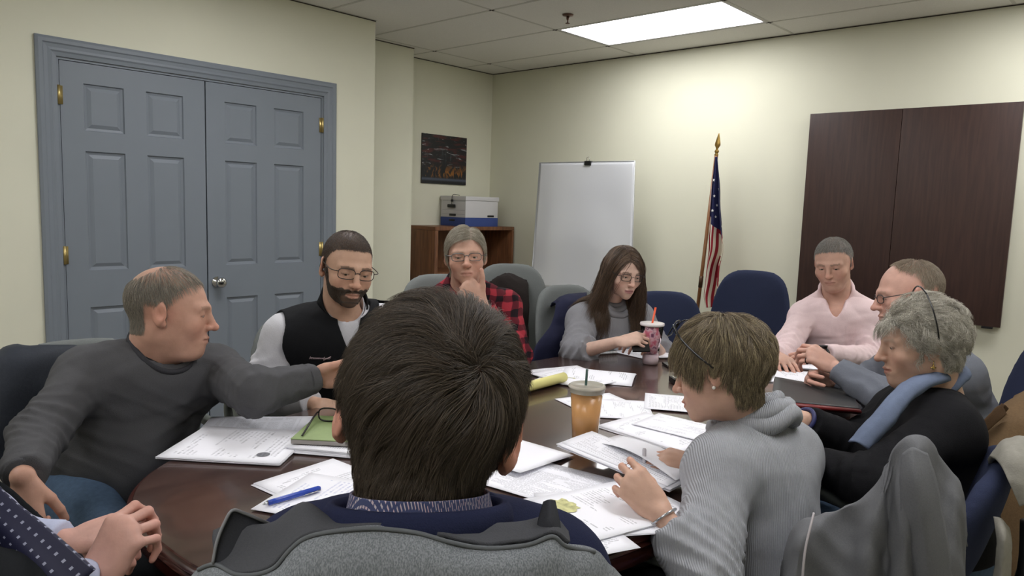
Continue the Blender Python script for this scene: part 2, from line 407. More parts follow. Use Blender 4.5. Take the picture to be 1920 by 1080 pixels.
boxo('box_body', (lx+.002, K[1]+.002, bz+.0755), (.328, ry-.002, bz+.22), M_wc, t, .002)
boxo('lid', (lx-.004, K[1]-.004, bz+.2205), (.334, ry+.004, bz+.255), M_wc, t, .003)
bm = bmesh.new()
for z in (.10, .135, .212): box(bm, (.04, K[1]+.0005, bz+z), (.32, K[1]+.002, bz+z+.002))
bobj('printed_lines', bm, M_cl, t, smooth=False)
def slot(lo, hi): boxo('hand_hole', lo, hi, M_blk, t, .004)
slot((.13, K[1]+.003, bz+.085), (.21, K[1]-.001, bz+.105)); slot((.324, ry-.13, bz+.082), (.331, ry-.05, bz+.098)); slot((.13, K[1]+.002, bz+.042), (.20, K[1]-.0015, bz+.058))
t = thing('webcam', 'small black webcam hanging by its cable in front of the file box', 'webcam', (.17, K[1]-.01, bz+.16))
boxo('camera_body', (.13, K[1]-.028, bz+.155), (.215, K[1]-.006, bz+.185), M_blk, t, .009)
bm = bmesh.new(); tube(bm, catmull([(.17, K[1]-.012, bz+.184), (.172, K[1]-.014, bz+.21), (.175, K[1]-.012, bz+.25), (.19, K[1]-.006, bz+.268), (.2, K[1]+.05, bz+.262)], 5), .0025, 6)
bobj('cable', bm, M_blk, t); boxo('cable_clip', (.165, K[1]-.02, bz+.205), (.185, K[1]-.008, bz+.226), M_blk, t, .004)
# poster
def art():
    m, N, L, b = _new('abstract_print'); b.inputs['Roughness'].default_value = .35
    tc = N.new('ShaderNodeTexCoord'); sp = N.new('ShaderNodeSeparateXYZ'); L.new(tc.outputs['UV'], sp.inputs[0])
    def nz(scale, st, det=4, dist=0):
        mp = N.new('ShaderNodeMapping'); mp.inputs['Scale'].default_value = st; L.new(tc.outputs['UV'], mp.inputs[0])
        n = N.new('ShaderNodeTexNoise'); n.inputs['Scale'].default_value = scale; n.inputs['Detail'].default_value = det; n.inputs['Distortion'].default_value = dist; L.new(mp.outputs[0], n.inputs[0]); return n.outputs[0]
    def ramp(v, a, b_):
        r = N.new('ShaderNodeMapRange'); L.new(v, r.inputs[0]); r.inputs[1].default_value = a; r.inputs[2].default_value = b_; return r.outputs[0]
    def mul(a, c):
        x = N.new('ShaderNodeMath'); x.operation = 'MULTIPLY'; L.new(a, x.inputs[0]); L.new(c, x.inputs[1]); return x.outputs[0]
    cur = None
    def mix(f, c, prev):
        x = N.new('ShaderNodeMix'); x.data_type = 'RGBA'; L.new(f, x.inputs[0])
        if prev is None: x.inputs[6].default_value = (*hexc('#15171d'), 1)
        else: L.new(prev, x.inputs[6])
        x.inputs[7].default_value = (*hexc(c), 1); return x.outputs[2]
    V = sp.outputs[1]
    cur = mix(mul(ramp(nz(3, (1, 4, 1), 3), .5, .62), ramp(V, .35, .5)), '#4a1c1e', cur)
    cur = mix(mul(ramp(nz(4, (1.2, 5, 1), 6, 1.2), .6, .66), ramp(V, .3, .4)), '#8d8f94', cur)
    cur = mix(ramp(nz(5, (4, .5, 1), 3), .62, .75), '#3c4147', cur)
    fl = mul(ramp(nz(5, (3, 1, 1), 5, 1.5), .5, .62), mul(ramp(V, .42, .25), ramp(V, .1, .18)))
    cur = mix(fl, '#8a5a25', cur)
    cur = mix(mul(ramp(V, .13, .1), ramp(V, .05, .09)), '#4a5160', cur)
    L.new(cur, b.inputs['Base Color']); return m
py0, py1, pz0, pz1 = -.835, -.32, 1.54, 1.955
t = thing('wall_poster', 'small dark abstract poster with red and orange strokes on the corner wall', 'picture', (.001, (py0+py1)/2, pz0))
boxo('backing', (.0008, py0, pz0), (.013, py1, pz1), mat('poster_edge', '#3a3632', .6), t)
npmesh('print', [(.0135, py0, pz0), (.0135, py1, pz0), (.0135, py1, pz1), (.0135, py0, pz1)], [[0, 1, 2, 3]], art(), t, False, uv=np.array([(0, 0), (1, 0), (1, 1), (0, 1)]))
# ------------------------------------------------------------------ whiteboard easel
TL, TR = ay(1012, 303, -.30), ay(1190, 304, -.30); BR, BL = ay(1183, 549, -.42), ay(995, 545, -.42)
zt = (TL[2]+TR[2])/2; zb = (BR[2]+BL[2])/2; xl = (TL[0]+BL[0])/2; xr = (TR[0]+BR[0])/2
t = thing('whiteboard_easel', 'glossy whiteboard on a tall easel before the back wall', 'whiteboard', ((xl+xr)/2, -.36, 0))
M_wb = mat('whiteboard_gloss', '#d0d2d5', .16, spec=.8, coat=.6, bump=0)
n = M_wb.node_tree; nn_ = n.nodes.new('ShaderNodeTexNoise'); nn_.inputs['Scale'].default_value = 1.6; nn_.inputs['Detail'].default_value = 1; tcn = n.nodes.new('ShaderNodeTexCoord'); n.links.new(tcn.outputs['Object'], nn_.inputs[0])
bp = n.nodes.new('ShaderNodeBump'); bp.inputs['Strength'].default_value = .5; bp.inputs['Distance'].default_value = .12; n.links.new(nn_.outputs[0], bp.inputs['Height']); n.links.new(bp.outputs[0], n.nodes['Principled BSDF'].inputs['Normal']); n.links.new(bp.outputs[0], n.nodes['Principled BSDF'].inputs['Coat Normal'])
A = [np.array((TL[0], -.30, zt)), np.array((TR[0], -.30, zt)), np.array((BR[0], -.42, zb)), np.array((BL[0], -.42, zb))]
rows = [[A[0]*(1-s)+A[3]*s+(A[1]*(1-s)+A[2]*s-A[0]*(1-s)-A[3]*s)*u for u in (0, .25, .5, .75, 1)] for s in (0, .25, .5, .75, 1)]
gridmesh('board', rows, M_wb, t, n=6, thick=.012)
M_alu = mat('pale_aluminium', '#aeb0b0', .35, metal=.3)
bm = bmesh.new(); tube(bm, [A[0], A[1], A[2], A[3]], .004, 6, close=True); bobj('board_rim', bm, M_alu, t)
for s, bx_ in ((.03, A[3]), (.9, A[2])):
    a = A[0]*(1-s)+A[1]*s+(0, .02, 0); b = A[3]*(1-s)+A[2]*s+(0, .016, 0); dn = (b-a)/np.linalg.norm(b-a)
    e = b+dn*((b[2]-.005)/-dn[2])
    bm = bmesh.new(); tube(bm, [a, e], .013, 8); bobj('leg', bm, M_alu, t)
bm = bmesh.new(); tube(bm, [A[0]*.5+A[1]*.5+(0, .03, 0), ((xl+xr)/2, -.02, .01)], .012, 8); bobj('leg', bm, M_alu, t)
c = A[0]*.46+A[1]*.54
bm = bmesh.new(); box(bm, c+(-.03, -.014, -.028), c+(.03, .02, .006), .004); bobj('clip', bm, M_blk, t)
bm = bmesh.new(); tube(bm, [c+(-.012, -.006, .004), c+(-.014, -.004, .03), c+(0, -.004, .038), c+(.014, -.004, .03), c+(.012, -.006, .004)], .0018, 6); bobj('clip_wire', bm, M_chrome, t)
# ------------------------------------------------------------------ flag
FY = -.22
pt, pb = ay(1343, 292, FY), ay(1308, 578, FY); dn = nrm(pb-pt); base = pt+dn*((pt[2]-.06)/-dn[2])
t = thing('flag_pole', 'leaning wooden pole with gold spear tip holding the flag', 'flagpole', (base[0], base[1], 0))
bm = bmesh.new(); tube(bm, [pt, base], .0125, 12); bobj('pole', bm, mat('pole_wood', '#7a5230', .35, noise=.1, nscale=30), t)
bm = bmesh.new(); mdl = pt+(base-pt)*.52; tube(bm, [mdl-dn*.05, mdl+dn*.03], .0145, 12); bobj('pole_joint', bm, mat('joint_metal', '#4a3524', .4, metal=.5), t)
zax = Vector(-dn); Rq = Vector((0, 0, 1)).rotation_difference(zax).to_matrix().to_4x4(); Mf = Matrix.Translation(pt) @ Rq
bobj('finial', lathe([(0, -.01), (.014, -.008), (.015, .01), (.009, .016), (.016, .024), (.016, .034), (.008, .042), (.009, .05), (.021, .07), (.02, .085), (.010, .125), (.003, .15), (0, .153)], 4 if False else 20, Mf @ Matrix.Diagonal((1, .45, 1, 1))), mat('gold', '#a98a4c', .28, metal=.9), t)
bobj('stand', lathe([(0, 0), (.15, .001), (.15, .015), (.05, .04), (.022, .09), (.0, .09)], 32, Matrix.Translation((base[0], base[1], 0))), M_brass, t)
# flag cloth: gathered rows hanging from the pole
def rowp(y, xl_, xr_, n=9, amp=.03, ph=0):
    out = []
    for k in range(n):
        u = k/(n-1); q = ay(xl_+(xr_-xl_)*u, y, FY-.03); q[1] += amp*math.sin(u*PI*3.2+ph); out.append(q)
    return out
FR = [(294, 1341, 1344.5, .004), (320, 1338, 1347, .012), (350, 1334, 1350, .025), (385, 1331, 1351, .03), (410, 1328, 1354, .035), (440, 1325, 1357, .04), (470, 1324, 1360, .045), (500, 1320, 1353, .045), (530, 1317, 1352, .045), (555, 1314, 1352, .045), (576, 1320, 1350, .04)]
rows = [rowp(y, a, b_, 9, am, .15*i) for i, (y, a, b_, am) in enumerate(FR)]
fo = gridmesh('flag', rows, None, None, n=8, thick=.0025)
tag(fo, 'United States flag with stars and stripes hanging in folds from the pole', 'flag')
me = fo.data; uvl = me.uv_layers[0]; nv = len(me.vertices)
uvv = np.zeros((nv, 2)); lv = np.zeros(len(me.loops), np.int32); me.loops.foreach_get('vertex_index', lv); lu = np.zeros(len(me.loops)*2, np.float32); uvl.data.foreach_get('uv', lu); uvv[lv] = lu.reshape(-1, 2)
def flag_mat():
    m, N, L, b = _new('flag_cloth'); b.inputs['Roughness'].default_value = .7; b.inputs['Specular IOR Level'].default_value = .2
    tc = N.new('ShaderNodeTexCoord'); sp = N.new('ShaderNodeSeparateXYZ'); L.new(tc.outputs['UV'], sp.inputs[0])
    def M2(op, a, c):
        x = N.new('ShaderNodeMath'); x.operation = op
        for i, v in enumerate((a, c)):
            if isinstance(v, (int, float)): x.inputs[i].default_value = v
            elif v is not None: L.new(v, x.inputs[i])
        return x.outputs[0]
    U_, V_ = sp.outputs[0], sp.outputs[1]      # U down the cloth, V across the gathers
    s = M2('ADD', M2('MULTIPLY', V_, 3.6), M2('MULTIPLY', M2('ABSOLUTE', M2('SUBTRACT', V_, .62), None), -4.2)); s = M2('ADD', s, M2('MULTIPLY', U_, 3.6))
    fr = M2('GREATER_THAN', M2('FRACT', s, None), .5)
    mx = N.new('ShaderNodeMix'); mx.data_type = 'RGBA'; L.new(fr, mx.inputs[0]); mx.inputs[6].default_value = (*hexc('#d8d0bd'), 1); mx.inputs[7].default_value = (*hexc('#8e2430'), 1)
    can = M2('LESS_THAN', U_, M2('ADD', M2('MULTIPLY', V_, .14), .38))
    m2 = N.new('ShaderNodeMix'); m2.data_type = 'RGBA'; L.new(can, m2.inputs[0]); L.new(mx.outputs[2], m2.inputs[6]); m2.inputs[7].default_value = (*hexc('#2a2c50'), 1)
    L.new(m2.outputs[2], b.inputs['Base Color']); return m
me.materials.append(flag_mat())
G = np.array([v.co for v in me.vertices])[:nv//2]; GU = 81; G = G.reshape(GU, -1, 3); GVn = G.shape[1]
M_star = mat('star_white', '#e8e6e0', .7)
for iu, vv_ in ((.17, .45), (.22, .7), (.21, .25), (.25, .5), (.28, .82), (.285, .3), (.31, .6), (.34, .15), (.34, .45), (.37, .75), (.385, .3), (.395, .55), (.42, .8), (.45, .85)):
    i = int(iu*(GU-1)); j = int(vv_*(GVn-1)); p = G[i, j]; a = nrm(G[i, min(j+2, GVn-1)]-G[i, max(j-2, 0)]); dwn = nrm(G[min(i+2, GU-1), j]-G[i-2, j]); nv_ = nrm(np.cross(dwn, a)); 
    if nv_ @ (CAM-p) < 0: nv_ = -nv_
    bm = bmesh.new(); st = []
    for k in range(10):
        r = .0115 if k % 2 == 0 else .0048; an = PI/2+k*PI/5
        st.append(bm.verts.new(p+nv_*.0035+a*r*math.cos(an)-dwn*r*math.sin(an)))
    cv = bm.verts.new(p+nv_*.0045)
    for k in range(10): bm.faces.new((st[k], st[(k+1) % 10], cv))
    bobj('star', bm, M_star, fo, smooth=False)
# ------------------------------------------------------------------ table
TC = np.array([3.5, -3.055]); TA, TB, TN = .62, 1.335, 2.8; TZ = .75
def tab(off, z, n=160):
    out = []
    for k in range(n):
        a = 2*PI*k/n; c, s = math.cos(a), math.sin(a)
        out.append((TC[0]+math.copysign(abs(c)**(2/TN), c)*(TA-off), TC[1]+math.copysign(abs(s)**(2/TN), s)*(TB-off), z))
    return out
t = thing('conference_table', 'large glossy dark mahogany oval meeting table', 'table', (TC[0], TC[1], 0))
def tring(levels, cap0, cap1):
    bm = bmesh.new(); rs = [[bm.verts.new(p) for p in tab(o, z)] for o, z in levels]
    for a, b in zip(rs, rs[1:]):
        for k in range(len(a)): bm.faces.new((a[k], a[(k+1) % len(a)], b[(k+1) % len(a)], b[k]))
    if cap0: bm.faces.new(rs[0])
    if cap1: bm.faces.new(rs[-1][::-1])
    return bm
bobj('tabletop', tring([(.012, TZ), (.008, TZ-.001), (.006, TZ-.004), (.012, TZ-.02), (.03, TZ-.022)], True, True), M_table, t, ang=40)
bobj('edge_molding', tring([(.0058, TZ-.004), (.0, TZ-.006), (-.004, TZ-.011), (.0, TZ-.016), (.004, TZ-.0175), (.0, TZ-.02), (-.003, TZ-.025), (.002, TZ-.031), (.006, TZ-.033), (.004, TZ-.055), (.014, TZ-.07), (.05, TZ-.072), (.05, TZ-.022), (.0058, TZ-.0205)], False, False), M_table_edge, t, ang=50)
for yy in (-.62, .62):
    bm = bmesh.new(); box(bm, (TC[0]-.2, TC[1]+yy-.16, .06), (TC[0]+.2, TC[1]+yy+.16, TZ-.0235), .01); box(bm, (TC[0]-.27, TC[1]+yy-.22, 0), (TC[0]+.27, TC[1]+yy+.22, .059), .01)
    bobj('pedestal', bm, M_table_edge, t, ang=30)
# ------------------------------------------------------------------ chairs
M_navy = fabric('navy_upholstery', '#30364c', .08, 400, .5, 600); M_gray = fabric('gray_upholstery', '#707472', .08, 400, .4, 600)
M_arm = mat('gray_molded_plastic', '#5d615b', .5, spec=.3); M_dark = mat('dark_plastic', '#222324', .45, spec=.3)
def rbox(q, h, r):
    d = np.abs(q)-(np.asarray(h)-r); return np.linalg.norm(np.maximum(d, 0), axis=1)+np.minimum(d.max(1), 0)-r
_cm = {}
def chair_meshes():
    def back(P):
        q = P-np.array([0, -.245, 0]); q = q.copy(); z = P[:, 2]
        q[:, 1] -= .9*q[:, 0]**2-.16*(z-.8)**1
        xz = np.stack([q[:, 0], z-.79], 1); a = np.abs(xz)/np.stack([.222-.03*np.clip((z-.8)/.25, 0, 1), 0*z+.275], 1)
        sup = ((a**3.4).sum(1))**(1/3.4)-1; dxz = sup*.2
        dy = np.abs(q[:, 1])-.034+.018*np.clip(a.max(1), 0, 1)**3
        return smax(dxz, dy, .03)
    def seat(P):
        q = P-np.array([0, .02, .455]); a = np.abs(q[:, :2])/np.array([.25, .25]); sup = ((a**4)).sum(1)**.25-1
        return smax(sup*.2, np.abs(q[:, 2]+.2*np.maximum(q[:, 1]-.12, 0)**2*4)-.045, .04)
    v, q = surface(back, (-.29, -.42, .48), (.29, -.05, 1.12), .011); _cm['back'] = (v, q)
    v, q = surface(seat, (-.29, -.27, .36), (.29, .31, .55), .011); _cm['seat'] = (v, q)
chair_meshes()
def make_chair(label, m, group, hz=0):
    t = thing('office_chair', label, 'chair', (0, 0, 0), group=group)
    v, q = _cm['back']; v = v.copy(); v[:, 2] = v[:, 2]+(v[:, 2] > .7)*0+hz*np.clip((v[:, 2]-.5)/.55, 0, 1.1)
    npmesh('backrest', v, q, m, t); npmesh('seat', *_cm['seat'], m, t)
    for s in (-1, 1):
        bm = bmesh.new(); tube(bm, catmull([(s*.2, -.05, .40), (s*.275, -.07, .44), (s*.30, -.12, .57), (s*.30, -.08, .665), (s*.30, .08, .675), (s*.30, .2, .64), (s*.29, .21, .55), (s*.27, .14, .44), (s*.2, .12, .40)], 5), .021, 10, flat=.75)
        bobj('armrest', bm, M_arm, t)
    bm = bmesh.new(); tube(bm, catmull([(0, -.05, .40), (0, -.26, .42), (0, -.335, .55), (0, -.335, .7)], 5), .026, 10, flat=.5); bobj('back_bracket', bm, M_dark, t)
    bm = bmesh.new(); tube(bm, [(0, 0, .1), (0, 0, .40)], .028, 14); bobj('column', bm, M_dark, t)
    bm = bmesh.new()
    for k in range(5):
        a = 2*PI*k/5; tube(bm, [(0, 0, .12), (.15*math.cos(a), .15*math.sin(a), .1), (.29*math.cos(a), .29*math.sin(a), .075)], [.03, .024, .016], 8)
    bobj('star_base', bm, M_dark, t)
    for k in range(5):
        a = 2*PI*k/5; c = np.array((.29*math.cos(a), .29*math.sin(a), .03)); s = np.array((-math.sin(a), math.cos(a), 0))
        bm = bmesh.new(); tube(bm, [c-s*.02, c+s*.02], .03, 14); tube(bm, [c, c+(0, 0, .045)], .008, 8); bobj('caster', bm, M_blk, t)
    return t
PROTO = {}
def chair(key, x, y, face, label, group):
    """face: unit direction the sitter looks"""
    rz = math.atan2(face[1], face[0])-PI/2
    if key not in PROTO:
        t = make_chair(label, M_navy if key[0] == 'n' else M_gray, group, -.07*key.count('-')+.05*key.count('+')); PROTO[key] = t
    else:
        s = PROTO[key]; t = s.copy(); C.objects.link(t)
        for ch in s.children:
            c = ch.copy(); C.objects.link(c); c.parent = t
    t.location = (x, y, 0); t.rotation_euler = (0, 0, rz); t['label'] = label; t['group'] = group
    return t
# ------------------------------------------------------------------ printed sheets
def sheet_mat(name, kind, base='#f0f0f5', ink='#55565c'):
    m, N, L, b = _new(name); b.inputs['Roughness'].default_value = .65; b.inputs['Specular IOR Level'].default_value = .25
    if kind == 'blank': b.inputs['Base Color'].default_value = (*hexc(base), 1); return m
    tc = N.new('ShaderNodeTexCoord'); sp = N.new('ShaderNodeSeparateXYZ'); L.new(tc.outputs['UV'], sp.inputs[0]); U_, V_ = sp.outputs[0], sp.outputs[1]
    def M2(op, a, c=None):
        x = N.new('ShaderNodeMath'); x.operation = op
        for i, v in enumerate((a, c)):
            if isinstance(v, (int, float)): x.inputs[i].default_value = v
            elif v is not None: L.new(v, x.inputs[i])
        return x.outputs[0]
    def nz(u, v, sc, det=1):
        cb = N.new('ShaderNodeCombineXYZ'); L.new(u, cb.inputs[0]); L.new(v, cb.inputs[1]); n = N.new('ShaderNodeTexNoise'); n.inputs['Scale'].default_value = sc; n.inputs['Detail'].default_value = det; L.new(cb.outputs[0], n.inputs[0]); return n.outputs[0]
    def band(x, a, c): return M2('MULTIPLY', M2('GREATER_THAN', x, a), M2('LESS_THAN', x, c))
    R_ = {'text': 46, 'sparse': 34, 'table': 50, 'hand': 26}[kind]
    vr = M2('MULTIPLY', V_, R_); row = M2('FLOOR', vr); lin = band(M2('FRACT', vr), .25, .7)
    words = M2('GREATER_THAN', nz(M2('MULTIPLY', U_, 16), M2('MULTIPLY', row, 3.7), 5), .44 if kind != 'hand' else .5)
    para = M2('GREATER_THAN', nz(M2('MULTIPLY', U_, .8), M2('MULTIPLY', V_, 3), 2.2), {'text': .42, 'sparse': .55, 'table': .4, 'hand': .5}[kind])
    mask = M2('MULTIPLY', M2('MULTIPLY', lin, words), para)
    if kind == 'table':
        mask = M2('MULTIPLY', mask, M2('GREATER_THAN', M2('FRACT', M2('MULTIPLY', U_, 7)), .2))
    mask = M2('MULTIPLY', mask, M2('MULTIPLY', band(U_, .1, .9), band(V_, .07, .93)))
    mask = M2('MULTIPLY', mask, .42)
    mx = N.new('ShaderNodeMix'); mx.data_type = 'RGBA'; L.new(mask, mx.inputs[0]); mx.inputs[6].default_value = (*hexc(base), 1); mx.inputs[7].default_value = (*hexc(ink), 1)
    L.new(mx.outputs[2], b.inputs['Base Color']); return m
PM = {k: sheet_mat('printed_'+k, k) for k in ('text', 'sparse', 'table', 'hand')}; PM['blank'] = sheet_mat('plain_paper', 'blank'); PM['blue'] = sheet_mat('blue_ink_sheet', 'hand', ink='#4a5fae')
PM['gray'] = sheet_mat('table_gray', 'table', '#c9cad0', '#5b5c62')
M_map = mat('map_print', '#c6c48c', .7, noise=.35, nscale=60)
M_ink = mat('seal_ink', '#6f7075', .7, noise=.4, nscale=150)
def sheet(label, p0, p1, p3, kind='text', z=TZ+.0015, w=.216, h=.279, n=1, lift=None, group='papers spread over the meeting table', name='paper_sheet', mapat=None, sealat=None, jit=.003, flip=False, cat='paper', mm=None, zpx=None):
    """p0->p1 runs along the short edge, p0->p3 gives the long edge (pixels, on height z)"""
    zz = z if zpx is None else zpx
    a = az(*p0, zz)[:2]; b = az(*p1, zz)[:2]; d = az(*p3, zz)[:2]
    u = (b-a)/np.linalg.norm(b-a); v = np.array([-u[1], u[0]]); v = v*np.sign(v@(d-a)); bl = u@(d-a)
    # share the error of the two directions
    v2 = (d-a)/np.linalg.norm(d-a); sg = 1 if np.cross(np.r_[u, 0], np.r_[v, 0])[2] > 0 else -1
    an = (math.atan2(u[1], u[0])+math.atan2(v2[1], v2[0])-sg*PI/2+(2*PI if abs(math.atan2(u[1], u[0])-(math.atan2(v2[1], v2[0])-sg*PI/2)) > PI else 0))/2
    u = np.array([math.cos(an), math.sin(an)]); v = sg*np.array([-u[1], u[0]])
    c = a+u*w/2+v*h/2; r = np.random.default_rng(abs(hash(label)) % 99991 if False else sum(map(ord, label)))
    th = .0006
    t = thing(name, label, cat, (c[0], c[1], z), group=group) if (n > 1 or mapat or sealat) else None
    par = t; NU, NV = 9, 11; out = None
    lf = lift or (lambda U, V: 0*U)
    def one(zb, ju, jv, ja, mt, nm, parent, th=th):
        ca, sa = math.cos(ja), math.sin(ja); uu = u*ca+np.array([-u[1], u[0]])*sa; vv = v*ca+np.array([-v[1], v[0]])*sa
        U, V = np.meshgrid(np.linspace(0, 1, NU), np.linspace(0, 1, NV), indexing='ij')
        P = c+np.multiply.outer((U-.5)*w+ju, uu)+np.multiply.outer((V-.5)*h+jv, vv)
        Z = zb+lf(U, V)+.0006*np.sin(U*5+V*4+ju*900)**2
        P = np.dstack([P, Z]).reshape(-1, 3); T = P+(0, 0, th); nvv = NU*NV
        ij = np.arange(nvv).reshape(NU, NV); A, B, Cc, D = ij[:-1, :-1].ravel(), ij[1:, :-1].ravel(), ij[1:, 1:].ravel(), ij[:-1, 1:].ravel()
        q = [np.c_[A, B, Cc, D]+nvv, np.c_[D, Cc, B, A]]
        for e in (ij[0, ::-1], ij[-1], ij[:, 0], ij[::-1, -1]): q.append(np.c_[e[:-1], e[1:], e[1:]+nvv, e[:-1]+nvv])
        q = np.concatenate(q)
        if sg < 0: q = q[:, ::-1]
        uvq = np.c_[U.ravel(), V.ravel()]
        if flip: uvq = 1-uvq
        return npmesh(nm, np.r_[P, T], q, mt, parent, False, uv=np.r_[uvq, uvq])
    for k in range(n):
        top = k == n-1
        mt = (mm or PM[kind]) if top else PM['blank']
        o = one(z+k*.0018, *( (0, 0, 0) if top else (r.normal()*jit, r.normal()*jit, r.normal()*.012)), mt, ('sheet' if n > 1 or t else name), par, .0006 if n < 4 or top else .0016)
        out = o
    zt = z+(n-1)*.0018+.0016
    for q, m_, nm, rr in ((mapat, M_map, 'map_print', (.045, .032)), (sealat, M_ink, 'seal_print', (.016, .016))):
        if not q: continue
        U0, V0, *sc = q; vs_ = []; bm = bmesh.new(); rg = np.random.default_rng(3)
        for k in range(22):
            aa = 2*PI*k/22; rad = 1 if nm == 'seal_print' else .6+.4*rg.random()
            U = U0+rr[0]*rad*math.cos(aa)/w; V = V0+rr[1]*rad*math.sin(aa)/h
            P = c+(U-.5)*w*u+(V-.5)*h*v; vs_.append(bm.verts.new((P[0], P[1], zt+float(lf(np.array(U), np.array(V)))+.0004)))
        f = bm.faces.new(vs_)
        if f.normal.z < 0: pass
        bobj(nm, bm, m_, t, smooth=False)
    if t is None: tag(out, label, cat, group); return out
    return t
# left papers of the grey sweater man
sheet('stack of handwritten and gridded sheets at the left end of the table', (293, 862), (378, 801), (478, 877), 'hand', n=5, sealat=(.2, .8), w=.245, h=.30)
sheet('white agenda packet with a grey table, behind the handwritten sheets', (398, 784), (587, 789), (385, 805), 'gray', z=TZ+.0015, w=.279, h=.20, n=3)
# stack under the notebook
sheet('pile of loose papers under the green notebook', (541, 848), (600, 800), (668, 866), 'text', n=8, jit=.006, w=.22, h=.28, z=TZ+.0015)
t0 = az(545, 833, TZ+.017); t1 = az(592, 790, TZ+.017); t2 = az(660, 842, TZ+.017)
def slab(name, o, a, bdir, w, h, z0, z1, m, parent, bev=.001):
    u = nrm((a-o)[:2]); v = np.array([-u[1], u[0]]); v = v*np.sign(v@(bdir-o)[:2])
    bm = bmesh.new(); Mx = Matrix(((u[0], v[0], 0, o[0]), (u[1], v[1], 0, o[1]), (0, 0, 1, 0), (0, 0, 0, 1))); box(bm, (0, 0, z0), (w, h, z1), bev, Mx); return bobj(name, bm, m, parent, ang=30), u, v
t = thing('notebook', 'green notebook with a yellow sticker, topmost on the pile of papers', 'notebook', (*(t0[:2]+t1[:2])/2, TZ+.018))
slab('page_block', t0, t1, t2, .20, .25, TZ+.0185, TZ+.029, mat('page_edges', '#9a9590', .8), t)
cv, nu, nv2 = slab('cover', t0, t1, t2, .205, .255, TZ+.0295, TZ+.032, mat('green_cover', '#8a9d68', .5, noise=.05, nscale=40), t)
boxq = t0[:2]+nu*.02+nv2*.16
slab('sticker', np.r_[boxq, 0], np.r_[boxq+nu, 0], np.r_[boxq+nv2, 0], .05, .06, TZ+.0322, TZ+.0326, mat('yellow_sticker', '#d9d62a', .6), t)
# reading glasses on the notebook
M_frame = mat('black_frame', '#141313', .25); M_lens_g = mat('clear_lens', '#ffffff', .03, trans=1, ior=1.02)
g = thing('reading_glasses', 'folded black reading glasses lying on the green notebook', 'glasses', (*(t0[:2]+nu*.1+nv2*.1), TZ+.033))
def gp(a, b, z): return np.r_[t0[:2]+nu*a+nv2*b, TZ+z]
bm = bmesh.new()
for s in (0, 1):
    cx = .05+.062*s
    tube(bm, [gp(.155+.006*math.cos(a), cx+.027*math.cos(a), .048+.016*math.sin(a)) if False else gp(.15, cx+.027*math.copysign(abs(math.cos(a))**.7, math.cos(a)), .052+.018*math.copysign(abs(math.sin(a))**.7, math.sin(a))) for a in np.linspace(0, 2*PI, 20, endpoint=False)], .0022, 6, close=True)
tube(bm, [gp(.15, .077, .056), gp(.152, .081, .059), gp(.15, .085, .056)], .002, 6); bobj('frame', bm, M_frame, g)
for b0 in (.02, .142):
    bm = bmesh.new(); tube(bm, catmull([gp(.15, b0, .058), gp(.11, b0, .052), gp(.05, b0+.002, .04), gp(.015, b0+.004, .0355)], 4), [.0028]*13, 6, flat=.6); bobj('temple', bm, M_frame, g)
# bottom-left sheets
sheet('white agenda sheet with a round seal beside the foreground man', (475, 908), (600, 862), (600, 985), 'sparse', n=2, sealat=(.75, .7), h=.3)
sheet('sheet with blue handwriting under the blue pen', (470, 955), (520, 925), (640, 985), 'blue', z=TZ+.004, n=1)
def pen(label, a, b, r, mbody, mtip, z=None, name='pen'):
    a = np.asarray(a); b = np.asarray(b); d = nrm(b-a); t = thing(name, label, 'pen', (a+b)/2)
    L_ = np.linalg.norm(b-a); Rq = Vector((0, 0, 1)).rotation_difference(Vector(d)).to_matrix().to_4x4(); M = Matrix.Translation(a) @ Rq
    bobj('barrel', lathe([(0, .012), (r*.9, .012), (r, .03), (r, L_-.004), (r*.7, L_), (0, L_)], 14, M), mbody, t)
    bobj('tip', lathe([(0, 0), (.0012, .0005), (r*.85, .0118), (0, .0118)], 14, M), mtip, t)
    n_ = nrm(np.cross(d, (.3, .2, 1)))
    bm = bmesh.new(); tube(bm, [b-d*.002+n_*(r+.001), b-d*.04+n_*(r+.0025)], .0014, 6); bobj('pocket_clip', bm, mtip, t); return t
M_bluep = mat('blue_pen', '#2a47a8', .25); M_silver = mat('silver', '#b9bbbf', .2, metal=.9)
za = TZ+.0125
pen('blue ballpoint pen lying on the handwritten sheet', az(492, 946, za), az(600, 915, za), .0058, M_bluep, M_silver)
# right of the foreground head
sheet('blank-backed sheet beside the foreground man\'s right ear', (1076, 857), (958, 823), (1000, 888), 'blank', w=.279, h=.216, lift=lambda U, V: .004+.012*V*(1-U))
sheet('printed sheet in front of the foreground man, half under his neighbour\'s packet', (1175, 905), (1000, 862), (1090, 960), 'text', z=TZ+.004, w=.279, h=.216)
sheet('agenda page on the near right edge of the table', (1230, 918), (1050, 940), (1262, 985), 'sparse', z=TZ+.0085, n=2, w=.279, h=.216)
sheet('page with a small coloured map at the near right corner of the table', (1110, 1018), (1025, 925), (1250, 950), 'sparse', z=TZ+.0135, n=2, mapat=(.72, .18))
sheet('lined sheet with table rows left of the foreground man\'s shoulder', (890, 950), (1010, 920), (920, 1010), 'text', z=TZ+.011, w=.216, h=.279)
